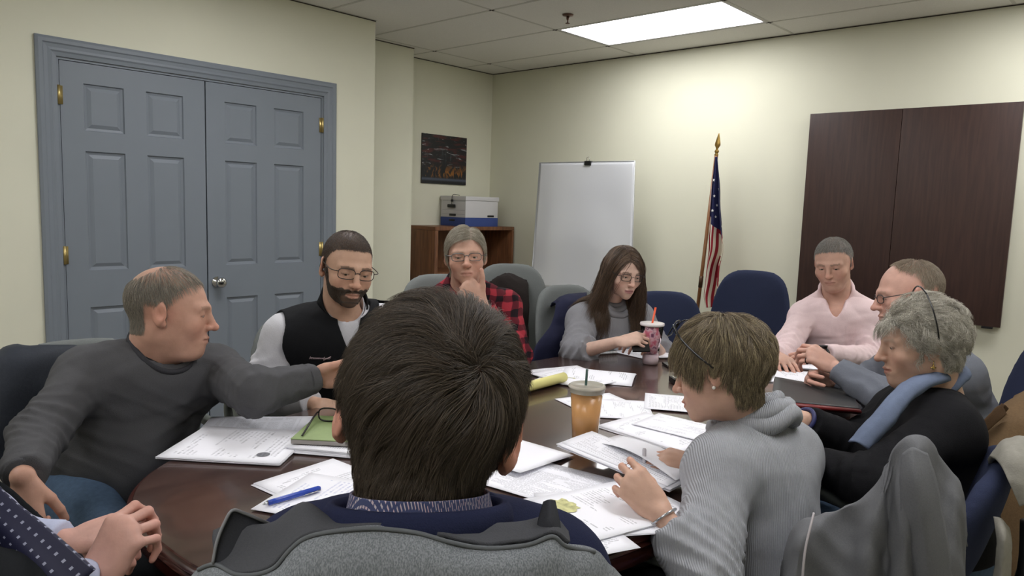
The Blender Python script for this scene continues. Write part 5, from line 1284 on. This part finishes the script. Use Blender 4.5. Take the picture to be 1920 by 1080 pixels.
# open collar / scarf running down the chest
rows = []
for sgn in (1,):
    pass
for (px, py, dd) in ((1775, 705, 1.885), (1735, 718, 1.835), (1700, 745, 1.80), (1668, 785, 1.775), (1640, 815, 1.765), (1620, 838, 1.76)):
    a = at(px, py, dd); rows.append([a+RT*.014-UP*.010+FW*.01, a+RT*.002-UP*.002-FW*.004, a-RT*.014+UP*.008+FW*.004, a-RT*.022+UP*.004+FW*.03])
gridmesh('blue_collar', rows, M_bs, P.t, n=5, thick=.004, wave=lambda G: .003*fold(G.reshape(-1, 3), 3, 2).reshape(G.shape[:2]))
P.ring('neck_scarf', M_bs, .070, .016, .014, tilt=.5, wob=.003)
bm = bmesh.new(); e0 = P.hw((-.0795 if (P.HM[:, 0] @ FW) > 0 else .0795, -.004, -.043))
M_gold = mat('earring_gold', '#b79a5a', .25, metal=.9)
tube(bm, [e0, e0+(0, 0, -.016)], .001, 5); tube(bm, [e0+(0, 0, -.016)+UP*.006, e0+(0, 0, -.016)-UP*.008], .0028, 6); tube(bm, [e0+(0, 0, -.018)+RT*.007, e0+(0, 0, -.018)-RT*.007], .0022, 6); bobj('earring', bm, M_gold, P.t)
o, c, ax = band(P, 'R', .99, .030, .012, mat('navy_band', '#2b2f5c', .5), 'wristband'); band(P, 'R', .90, .031, .006, M_gold, 'bracelet')
P.trousers(M_jean); P7 = P
# ================================================================== ribbed grey top woman
f8 = cd(-.80, -.20, .52)
P = mk('person with short blond-brown hair in a ribbed light grey top, seen from behind', head=(1352, 690, 1.66), face=f8, up=cd(-.05, 1, .06),
       hk=dict(w=.98, jaw=.92, nose=.9, brow='#5a4a3a', browa=.6), hs=.99, neckr=.048, fem=True, bw=1.05,
       J=dict(nk=(1398, 790, 1.72), shL=(1348, 872, 1.57), shR=(1480, 842, 1.80), elL=(1322, 1085, 1.40), wrL=(1238, 962, 1.46), elR=(1420, 985, 1.88), wrR=(1318, 872, 1.70)),
       pel=np.r_[at(1420, 1125, 1.68)[:2], .56], kn=(np.r_[at(1175, 1085, 1.48)[:2], .575], None),
       hands=[Hand(at(1238, 962, 1.46), cd(-.66, .66, .35), cd(-.25, .45, -.85), 'L', [(.55, .8, .4), (.65, .9, .5), (.75, .9, .5), (.8, .9, .5)], thumb=(.35, .35, .2, .2), sc=.92),
              Hand(at(1318, 872, 1.70), cd(-.95, .15, .1), cd(-.1, .85, -.5), 'R', [(.3, .6, .3), (.4, .7, .3), (.5, .8, .4), (.6, .8, .4)], thumb=(.45, .3, .2, .2), sc=.92)])
P.build('#c9a38e', '#4c4136', shp=lambda p: hairmask(p, -.008)*.9, h=.0036)
M_bl8 = hairm('short_highlighted_hair', '#52473a', '#9b8b6c', .42, .45, '#c8b88f')
P.hair('hair', M_bl8, 32000, lambda p: hairmask(p, -.008), radial((0.0, -.035, .118), .35, .45, .25, .0), .060, .018, K=9, rad=.00025, jit=.16, base=.002, clump=600,
       Lf=lambda p: np.clip(.022+.045*np.clip((p[:, 2]+.03)/.09, 0, 1), .02, .07))
# rib knit
def rib(name, c, ax, sc=900):
    m = fabric(name, c, .05, 260, .25, 500); N, L = m.node_tree.nodes, m.node_tree.links; b = N['Principled BSDF']
    tc = N.new('ShaderNodeTexCoord'); nz = N.new('ShaderNodeTexNoise'); nz.inputs['Scale'].default_value = 5; L.new(tc.outputs['Object'], nz.inputs[0])
    ad = N.new('ShaderNodeVectorMath'); ad.operation = 'MULTIPLY_ADD'; ad.inputs[1].default_value = (.03,)*3; L.new(nz.outputs['Color'], ad.inputs[0]); L.new(tc.outputs['Object'], ad.inputs[2])
    dt = N.new('ShaderNodeVectorMath'); dt.operation = 'DOT_PRODUCT'; L.new(ad.outputs[0], dt.inputs[0]); dt.inputs[1].default_value = tuple(ax)
    mu = N.new('ShaderNodeMath'); mu.operation = 'MULTIPLY'; mu.inputs[1].default_value = sc; L.new(dt.outputs['Value'], mu.inputs[0]); sn = N.new('ShaderNodeMath'); sn.operation = 'SINE'; L.new(mu.outputs[0], sn.inputs[0])
    bp = N.new('ShaderNodeBump'); bp.inputs['Strength'].default_value = .6; bp.inputs['Distance'].default_value = .0015; L.new(sn.outputs[0], bp.inputs['Height']); L.new(bp.outputs[0], b.inputs['Normal']); return m
M_rib = rib('ribbed_light_grey', '#a2a4a8', nrm(np.array((RT[0], RT[1], 0))), 1500)
P.top('ribbed_top', M_rib, off=.018, sleeve=.80, nk=.012, amp=.006, seed=15, armoff=.020, armamp=1.6, hem=-.09)
for i, (r0, z, r_, bk) in enumerate(((.088, -.012, .022, -.018), (.082, .012, .020, -.012), (.070, .036, .015, -.004))): P.ring('cowl_fold', M_rib, r0, z, r_, tilt=.35, wob=.005, seed=i+4, back=bk)
P.glasses(M_frame, w=.029, hh=.021, y=.080, z=.098, tilt=.75, off=(0, .006, .014), lens=False, temple=False, name='sunglasses')
bm = bmesh.new()
for sg in (-1, 1): bm = bmesh.new(); bobj('sunglasses_temple', tube(bm, catmull([P.hw((sg*.06, .070, .114)), P.hw((sg*.096, .045, .078)), P.hw((sg*.098, .016, .038)), P.hw((sg*.088, -.012, .004))], 5), .0028, 6, flat=.6), M_frame, P.t)

sgn = -1 if np.linalg.norm(P.hw((-.08, 0, 0))-CAM) < np.linalg.norm(P.hw((.08, 0, 0))-CAM) else 1
bm = bmesh.new(); bmesh.ops.create_uvsphere(bm, u_segments=12, v_segments=8, radius=.0042, matrix=Matrix.Translation(P.hw((sgn*.0815, -.002, -.038)))); bobj('pearl_earring', bm, mat('pearl', '#e9e4dc', .2), P.t)
band(P, 'L', .93, .030, .005, M_silver, 'bracelet'); 
P.trousers(M_bk, h=.009); P8 = P
H8 = P.hands[1]; q = H8.tip(0); pen('white and red pen held by the person in the ribbed grey top', q-UP*.035+RT*.01, q+UP*.075+RT*.012, .0048, mat('pen_white', '#cfcbd0', .3), mat('dark_red', '#5a2026', .3))
# ================================================================== foreground man, back of the head
f9 = cd(-.06, -.22, .97)
P = mk('person with thick dark brown hair and navy jacket seen from behind in the foreground', head=(806, 788, .80), face=f9, up=cd(.20, 1, .08),
       hk=dict(w=1.06, ear=.009), hs=1.06, neckr=.056, bw=1.0,
       J=dict(nk=(790, 952, .785), shL=(578, 1066, .86), shR=(1020, 1076, .86), elL=(470, 1380, 1.0), wrL=(640, 1290, 1.20), elR=(1120, 1390, 1.0), wrR=(930, 1290, 1.20)),
       pel=np.r_[at(800, 1500, .86)[:2], .57], hands=[Hand(at(640, 1290, 1.20), cd(.5, -.1, .6), cd(0, .9, .3), 'L', (.4, .5, .3)), Hand(at(930, 1290, 1.20), cd(-.5, -.1, .6), cd(0, .9, .3), 'R', (.4, .5, .3))])
P.build('#c4937f', '#2b241c', shp=lambda p: hairmask(p, -.004)*(p[:, 2] > -.078)*.9, h=.0042)
M_dh = hairm('dark_brown_hair', '#3a332b', '#574b3f', .45, .4, '#6d6052')
W9 = P.hl(at(912, 662, .70)[None])[0]; W9 = W9/np.linalg.norm(W9)*.1
def fl9(p, n):
    d = p-W9; L = np.linalg.norm(d, axis=1, keepdims=True); d = d/np.maximum(L, 1e-6); fall = np.exp(-(L/.055)**2)
    return d+np.cross(n, d)*-.9*fall+np.array((0, 0, -1.))*.55*(1-fall)
P.hair('hair', M_dh, 70000, lambda p: (hairmask(p, -.006) | (p[:, 1] < -.03)) & (p[:, 2] > -.074+.004*np.sin(p[:, 0]*400)), fl9, .05, .013, K=8, rad=.00020, jit=.12, base=.001, clump=1500, coh=.5, lz=lambda p: np.clip(.45+.55*(p[:, 2]+.03)/.05, .45, 1)+.35*np.clip((-p[:, 1]-.05)/.04, 0, 1)-.25*np.clip((np.abs(p[:, 0])-.05)/.02, 0, 1)*(p[:, 2] < .03),
       Lf=lambda p: np.clip(.020+.042*np.clip((p[:, 2]+.06)/.10, 0, 1), .02, .064))
M_nav = fabric('navy_blazer', '#23273f', .08, 400, .4, 600); P.top('navy_blazer', M_nav, off=.02, sleeve=.95, nk=.014, amp=.003, seed=17, armoff=.018)
P.ring('blazer_collar', M_nav, .090, -.002, .009, flat=1.8, tilt=.2, back=-.020)
def checks():
    m, N, L, b = _new('checked_cotton'); tc = N.new('ShaderNodeTexCoord'); ck = N.new('ShaderNodeTexBrick'); ck.inputs['Scale'].default_value = 110; L.new(tc.outputs['Object'], ck.inputs[0])
    ck.inputs['Color1'].default_value = (*hexc('#b9b4b6'), 1); ck.inputs['Color2'].default_value = (*hexc('#c2a7ab'), 1); ck.inputs['Mortar'].default_value = (*hexc('#3d4466'), 1); ck.inputs['Mortar Size'].default_value = .09; L.new(ck.outputs[0], b.inputs['Base Color']); b.inputs['Roughness'].default_value = .9; return m
P.stand(checks(), .078, .073, .024, .3, -.004, 'shirt_collar', .2, .003, bk=.016)
P.trousers(fabric('dark_grey_trousers', '#2a2a2c', .1)); P9 = P
# ================================================================== suit man at the left edge
mid = at(-290, 770, 1.15); f10 = cd(.80, -.05, .55); r10 = nrm(np.cross(f10, UP))
P = mk('person at the left edge in a dark suit and dotted navy tie, fingers pinched together', head=mid+UP*.28+f10*.03, face=f10, up=UP, bw=1.1, belly=.12,
       J=dict(shR=mid+r10*.17, shL=mid-r10*.17, elR=at(-60, 1130, 1.0), wrR=at(172, 1095, 1.12), elL=at(-120, 1030, 1.32), wrL=at(118, 1016, 1.30)),
       pel=np.r_[at(-230, 1200, 1.2)[:2], .57],
       hands=[Hand(at(118, 1016, 1.30), cd(.97, .25, -.05), cd(-.05, .78, -.45), 'L', [(.7, 1.0, .6), (.85, 1.1, .6), (1.0, 1.15, .7), (1.1, 1.2, .7)], thumb=(.25, .5, .3, .3)),
              Hand(at(172, 1095, 1.12), cd(.45, .85, .25), cd(-.2, .45, -.85), 'R', [(.8, 1.0, .5), (.95, 1.1, .6), (1.1, 1.2, .7), (1.2, 1.2, .7)], thumb=(.1, .5, .4, .4))])
P.build('#cc9f90', '#4c4136', shp=lambda p: hairmask(p, 0)*.9, h=.0038)
P.hair('hair', M_bh, 5000, lambda p: hairmask(p, 0), radial((0, -.03, .12), .2, .5, .4), .02, .006, K=5, rad=.0004, jit=.2)
M_suit = fabric('dark_suit_wool', '#1f2123', .1, 400, .3, 600)
M_ws = fabric('pale_blue_shirt', '#b9bfd6', .03, 200, .2, 300, .8)
P.top('shirt', M_ws, off=.012, sleeve=1.0, nk=.004, amp=.002, seed=20, armoff=.012)
P.top('suit_jacket', M_suit, off=.022, sleeve=.86, nk=.016, amp=.003, seed=19, armoff=.022,
      extra=lambda Q, d, P=P: smax(d, -econe(Q, P.neck+P.f*.12, P.pel+P.f*.24+P.u*.12, .045, .03, P.f, 2.5), .006))
def dots():
    m, N, L, b = _new('dotted_navy_silk'); tc = N.new('ShaderNodeTexCoord'); mp = N.new('ShaderNodeMapping'); mp.inputs['Scale'].default_value = (17, 5, 1); L.new(tc.outputs['UV'], mp.inputs[0])
    v = N.new('ShaderNodeTexVoronoi'); v.inputs['Scale'].default_value = 1; v.inputs['Randomness'].default_value = 0; v.distance = 'CHEBYCHEV'; L.new(mp.outputs[0], v.inputs[0])
    lt = N.new('ShaderNodeMath'); lt.operation = 'LESS_THAN'; lt.inputs[1].default_value = .13; L.new(v.outputs['Distance'], lt.inputs[0])
    mx = N.new('ShaderNodeMix'); mx.data_type = 'RGBA'; L.new(lt.outputs[0], mx.inputs[0]); mx.inputs[6].default_value = (*hexc('#25263f'), 1); mx.inputs[7].default_value = (*hexc('#9da0b4'), 1); L.new(mx.outputs[2], b.inputs['Base Color']); b.inputs['Roughness'].default_value = .5; return m
rows = [[at(px, py, dd)+nrm(at(px+10, py-9, dd)-at(px, py, dd))*w_*k_+(-FW*.012*(1-abs(k_))) for k_ in (-1, -.5, 0, .5, 1)] for px, py, dd, w_ in ((-70, 880, 1.14, .026), (-20, 950, 1.10, .032), (30, 1003, 1.07, .038), (80, 1056, 1.05, .043), (130, 1110, 1.04, .048))]
gridmesh('necktie', rows, dots(), P.t, n=5, thick=.005)
P.trousers(M_suit); P10 = P
# ------------------------------------------------------------------ chairs
CG = 'office chairs around the meeting table'
for P, key, lab, bk in ((P2, 'g--', 'grey office chair of the bearded person in the vest', .02), (P3, 'g', 'grey office chair of the person in red plaid', .03), (P1, 'g--', 'grey office chair under the dark coat at the left edge', .02),
                         (P4, 'g-', 'grey office chair under the navy coat, of the person with long brown hair', .03), (P5, 'n--', 'navy office chair of the person in the pink shirt', .02), 
                         (P8, 'n----', 'navy office chair under the grey fleece coat', .0), (P9, 'g---', 'grey office chair under the heather grey jacket', -.03), (P10, 'g--', 'grey office chair of the person in the suit', .02)):
    c = P.pel-P.fh*bk; P.ch = chair(key, c[0], c[1], P.fh, lab, CG)
def chat(key, p, face, lab): f = nrm((face[0], face[1])); return chair(key, p[0]+f[0]*.27, p[1]+f[1]*.27, f, lab, CG)
chat('n---', at(1868, 900, 1.70), cd(-.82, 0, .57), 'navy office chair of the white-haired person')
chat('n', at(1412, 560, 4.12), cd(-.5, 0, -.86), 'empty navy office chair beside the flag pole')
chat('n--', at(1243, 600, 4.22), cd(.0, 0, -1), 'navy office chair behind the long brown hair, left of the flag pole')
chat('g', at(955, 560, 4.05), cd(.15, 0, -.98), 'grey office chair with a dark brown coat, left of the whiteboard')
chat('n-', at(1985, 720, 2.55), cd(-.95, 0, .2), 'navy office chair at the right edge, under the brown coat')
# ------------------------------------------------------------------ coats
def cloth(name, rows, m, parent, n=6, thick=.005, amp=.004, seed=0, s=1.5): return gridmesh(name, [[at(*q) for q in r] for r in rows], m, parent, n=n, thick=thick, wave=lambda G: amp*fold(G.reshape(-1, 3), seed, s).reshape(G.shape[:2]))
def heather(name, c1, c2, st=(1, 1, .3), sc=800):
    m, N, L, b = _new(name); b.inputs['Roughness'].default_value = .95; b.inputs['Specular IOR Level'].default_value = .1
    tc = N.new('ShaderNodeTexCoord'); mp = N.new('ShaderNodeMapping'); mp.inputs['Scale'].default_value = st; L.new(tc.outputs['Object'], mp.inputs[0]); n = N.new('ShaderNodeTexNoise'); n.inputs['Scale'].default_value = sc; n.inputs['Detail'].default_value = 6; L.new(mp.outputs[0], n.inputs[0])
    r = N.new('ShaderNodeValToRGB'); r.color_ramp.elements[0].position = .38; r.color_ramp.elements[1].position = .62; r.color_ramp.elements[0].color = (*hexc(c1), 1); r.color_ramp.elements[1].color = (*hexc(c2), 1); L.new(n.outputs[0], r.inputs[0]); L.new(r.outputs[0], b.inputs['Base Color'])
    bp = N.new('ShaderNodeBump'); bp.inputs['Strength'].default_value = .4; bp.inputs['Distance'].default_value = .001; L.new(n.outputs[0], bp.inputs['Height']); L.new(bp.outputs[0], b.inputs['Normal']); return m
M_hg = heather('heather_grey_shell', '#686c6f', '#8a8e91'); M_in = fabric('grey_fleece_lining', '#4c4d50', .06, 500, .4, 700); M_in2 = fabric('dark_grey_collar', '#37383c', .06, 500, .3, 700)
t = thing('jacket', 'heather grey softshell jacket draped over the chair back in the foreground', 'jacket', at(760, 1080, .68))
X = (335, 372, 403, 440, 480, 515, 542, 575, 630, 703, 781, 838, 910, 988, 1035, 1062, 1115, 1160, 1200)
S = (1110, 1066, 1056, 1074, 1075, 1062, 1031, 1006, 994, 989, 997, 1013, 1026, 1020, 1004, 1022, 1033, 1077, 1125)
D = (.74, .715, .70, .685, .675, .672, .672, .672, .67, .668, .668, .668, .67, .672, .68, .685, .70, .73, .75)
seam = list(zip(X, S, D))
rows = [[(x, y+4, d+.012) for x, y, d in seam], seam] + [[(760+(x-760)*k, max(y, 1000)+dy+(1080-max(y, 1000))*.25, d-.015-dd) for x, y, d in seam] for dy, dd, k in ((45, .004, 1.0), (150, .0, .99), (330, -.005, .96), (560, -.02, .92))]
cloth('shell', rows, M_hg, t, n=5, thick=.004, amp=.0022, seed=31)
Xi = X[2:16]; top = (1000, 985, 990, 985, 968, 950, 985, 984, 978, 984, 990, 986, 975, 1000)
rows = []
si = list(zip(X, S, D))[2:16]
rows.append([(x, y+1, d+.002) for x, y, d in si]); rows.append([(x, (y*.6+tp*.4), d+.02) for (x, y, d), tp in zip(si, top)])
rows.append([(x, tp, d+.045) for (x, y, d), tp in zip(si, top)]); rows.append([(x, tp+22, d+.07) for (x, y, d), tp in zip(si, top)]); rows.append([(x, tp+120, d+.085) for (x, y, d), tp in zip(si, top)])
cloth('lining', rows, M_in, t, n=6, thick=.004, amp=.003, seed=33)
rows = [[(399, 1056, .697), (407, 1015, .70), (421, 980, .705), (436, 957, .71)], [(430, 1062, .70), (437, 1025, .706), (447, 990, .712), (458, 963, .718)], [(470, 1060, .71), (474, 1030, .715), (482, 1000, .722), (487, 975, .728)], [(520, 1050, .73), (520, 1030, .735), (520, 1010, .74), (516, 988, .745)]]
cf_ = cloth('collar_flap', rows, M_in2, t, n=6, thick=.005, amp=.0008, seed=35)
bm = bmesh.new(); tube(bm, catmull([at(399, 1056, .695), at(407, 1015, .698), at(421, 980, .703), at(436, 957, .708), at(458, 962, .715), at(487, 974, .725), at(516, 987, .743)], 5), .0016, 8); bobj('collar_piping', bm, mat('grey_piping', '#7d7e80', .6), t)
bm = bmesh.new(); tube(bm, catmull([at(x, y+2, d-.003) for x, y, d in seam[1:-2]], 6), .0021, 8); bobj('neck_seam', bm, mat('seam_grey', '#5b5e60', .8), t)
rows = [[(1008, 1016, .695), (1006, 985, .70), (1012, 958, .71), (1018, 940, .715)], [(1032, 1008, .69), (1030, 982, .69), (1030, 955, .70), (1030, 936, .71)], [(1056, 1018, .695), (1052, 990, .70), (1047, 960, .71), (1042, 938, .72)]]
cloth('collar_end', rows, M_in2, t, n=5, thick=.004, amp=.001, seed=36)
# grey fleece coat over the chair of the ribbed-top woman
M_fl = fabric('mid_grey_fleece', '#6b6c6e', .07, 350, .25, 700); M_pip = mat('pale_piping', '#a8a2a2', .6)
t = thing('fleece_coat', 'mid grey fleece coat heaped over the chair back at the lower right', 'coat', at(1650, 1080, 1.36))
TR_ = [(1462, 1080, 1.42), (1480, 1010, 1.38), (1500, 982, 1.36), (1540, 960, 1.35), (1590, 945, 1.34), (1630, 918, 1.33), (1658, 880, 1.32), (1672, 842, 1.31), (1700, 818, 1.30), (1726, 816, 1.30), (1750, 832, 1.31), (1772, 868, 1.32), (1798, 898, 1.34), (1810, 945, 1.38), (1816, 1000, 1.42)]
def drop(dx, dy, dd, k): return [(x+(x-1640)*k+dx, y+dy*(1 if y < 960 else .8), d+dd+.018*math.sin(i*1.9+dy*.01)) for i, (x, y, d) in enumerate(TR_)]
rows = [[(x, y+25, d+.07) for x, y, d in TR_], [(x, y+5, d+.035) for x, y, d in TR_], TR_, drop(-2, 38, -.025, .01), drop(-3, 100, -.04, .02), drop(-2, 190, -.045, .04), drop(0, 330, -.04, .05), drop(0, 480, -.02, .04)]
cloth('coat_body', rows, M_fl, t, n=7, thick=.006, amp=.009, seed=41, s=.9)
rows = [[(1690, 850, 1.26), (1712, 838, 1.25), (1740, 850, 1.26)], [(1686, 900, 1.25), (1718, 890, 1.225), (1756, 900, 1.25)], [(1690, 970, 1.25), (1730, 965, 1.215), (1772, 975, 1.25)], [(1700, 1040, 1.26), (1740, 1040, 1.22), (1786, 1050, 1.26)], [(1710, 1130, 1.27), (1750, 1130, 1.23), (1800, 1140, 1.27)]]
cloth('sleeve', rows, M_fl, t, n=5, thick=.006, amp=.004, seed=42, s=1.3)
bm = bmesh.new(); tube(bm, catmull([at(1526, 962, 1.325), at(1519, 990, 1.305), at(1510, 1030, 1.29), at(1505, 1080, 1.28), at(1503, 1140, 1.28)], 5), .0022, 8); bobj('piping', bm, M_pip, t)
# dark coat on the left chair
M_dc = fabric('dark_slate_nylon', '#30343b', .08, 120, .3, 300, .6)
t = thing('dark_coat', 'dark slate coat draped over the chair at the left edge', 'coat', at(60, 700, 2.02))
rows = [[(-60, 760, 2.25), (10, 700, 2.25), (70, 690, 2.27), (130, 690, 2.3), (180, 690, 2.3)], [(-70, 720, 2.15), (8, 655, 2.15), (65, 652, 2.18), (128, 650, 2.24), (175, 648, 2.28)], [(-80, 730, 2.05), (0, 668, 2.05), (62, 660, 2.1), (125, 660, 2.18), (170, 665, 2.24)], [(-80, 820, 1.98), (-5, 760, 2.0), (60, 750, 2.06), (120, 745, 2.14), (165, 745, 2.2)], [(-90, 940, 1.95), (-5, 880, 1.98), (55, 870, 2.06), (115, 860, 2.14), (160, 850, 2.2)]]
cloth('coat_body', rows, M_dc, t, n=7, thick=.008, amp=.010, seed=44, s=.8)
# navy coat on the long-haired woman's chair
M_nc = fabric('navy_coat_cloth', '#23253a', .1, 200, .4, 400, .8)
t = thing('navy_coat', 'navy coat slung across the chair of the person with long brown hair', 'coat', at(1040, 620, 3.3))
c_ = P4.ch.matrix_basis; 
rows = [[(1030, 575, 3.62), (1058, 560, 3.62), (1100, 552, 3.64)], [(1034, 566, 3.54), (1060, 550, 3.54), (1100, 546, 3.55)], [(1042, 572, 3.42), (1056, 565, 3.42), (1100, 560, 3.44)], [(1032, 610, 3.34), (1052, 605, 3.36), (1098, 600, 3.4)], [(1004, 650, 3.24), (1045, 640, 3.3), (1092, 640, 3.36)], [(996, 700, 3.2), (1035, 690, 3.28), (1085, 690, 3.34)]]
cloth('coat_body', rows, M_nc, t, n=6, thick=.008, amp=.010, seed=46)
# brown-black coat behind the plaid man
M_bc = fabric('dark_brown_coat_cloth', '#241f1d', .1, 200, .4, 400)
t = thing('brown_coat', 'very dark brown coat on the grey chair behind the person in red plaid', 'coat', at(965, 570, 3.870))
rows = [[(925, 530, 4.070), (955, 512, 4.070), (985, 522, 4.090)], [(918, 528, 3.890), (952, 516, 3.890), (990, 535, 3.930)], [(920, 560, 3.830), (955, 558, 3.830), (992, 570, 3.870)], [(925, 610, 3.790), (960, 610, 3.790), (992, 620, 3.850)], [(930, 690, 3.770), (965, 700, 3.770), (992, 700, 3.850)]]
cloth('coat_body', rows, M_bc, t, n=6, thick=.008, amp=.012, seed=47)
# right edge coats
M_tan = fabric('tan_canvas', '#6f5a42', .1, 150, .4, 300); M_puf = fabric('pale_quilted_nylon', '#8d8a80', .06, 100, .3, 300, .7)
t = thing('tan_coat', 'tan canvas coat on the navy chair at the right edge', 'coat', at(1890, 800, 2.300))
rows = [[(1885, 775, 2.450), (1925, 735, 2.450), (1980, 720, 2.450)], [(1872, 765, 2.320), (1918, 735, 2.320), (1980, 722, 2.320)], [(1850, 800, 2.200), (1900, 780, 2.180), (1975, 770, 2.180)], [(1842, 860, 2.150), (1895, 850, 2.120), (1975, 850, 2.120)], [(1860, 960, 2.120), (1905, 950, 2.100), (1975, 950, 2.100)], [(1870, 1100, 2.120), (1915, 1100, 2.100), (1980, 1100, 2.100)]]
cloth('coat_body', rows, M_tan, t, n=6, thick=.008, amp=.010, seed=48)
rows = [[(1843, 800, 2.170), (1868, 782, 2.180), (1884, 764, 2.200)], [(1836, 796, 2.130), (1858, 772, 2.140), (1878, 756, 2.170)], [(1848, 812, 2.130), (1868, 795, 2.130), (1888, 776, 2.150)]]
cloth('sleeve', rows, fabric('brown_canvas', '#4d3b2a', .1), t, n=6, thick=.01, amp=.004, seed=49)
t = thing('puffer_coat', 'pale grey quilted coat over the navy chair at the lower right edge', 'coat', at(1900, 880, 1.6))
rows = [[(1850, 868, 1.72), (1878, 832, 1.74), (1925, 822, 1.76), (1990, 830, 1.78)], [(1858, 856, 1.62), (1884, 824, 1.62), (1928, 818, 1.62), (1990, 830, 1.64)], [(1876, 872, 1.56), (1900, 850, 1.55), (1935, 850, 1.55), (1990, 860, 1.56)], [(1892, 905, 1.53), (1915, 895, 1.52), (1945, 890, 1.52), (1990, 900, 1.53)], [(1912, 950, 1.52), (1930, 945, 1.51), (1950, 940, 1.51), (1990, 950, 1.52)]]
cloth('coat_body', rows, M_puf, t, n=7, thick=.012, amp=.005, seed=50)
rows = [[(1862, 968, 1.56), (1878, 972, 1.55), (1893, 990, 1.56)], [(1868, 1010, 1.54), (1884, 1010, 1.52), (1897, 1020, 1.54)], [(1862, 1070, 1.54), (1880, 1070, 1.52), (1896, 1075, 1.54)], [(1850, 1130, 1.54), (1872, 1130, 1.52), (1893, 1130, 1.54)]]
cloth('sleeve', rows, M_puf, t, n=6, thick=.014, amp=.004, seed=51)
# ------------------------------------------------------------------ world & view
w = bpy.data.worlds.new('world'); bpy.context.scene.world = w; w.use_nodes = True
w.node_tree.nodes['Background'].inputs[0].default_value = (.5, .5, .5, 1); w.node_tree.nodes['Background'].inputs[1].default_value = .05
vs = bpy.context.scene.view_settings; vs.view_transform = 'Standard'; vs.look = 'None'; vs.gamma = 1; vs.use_curve_mapping = False; vs.exposure = 0.1
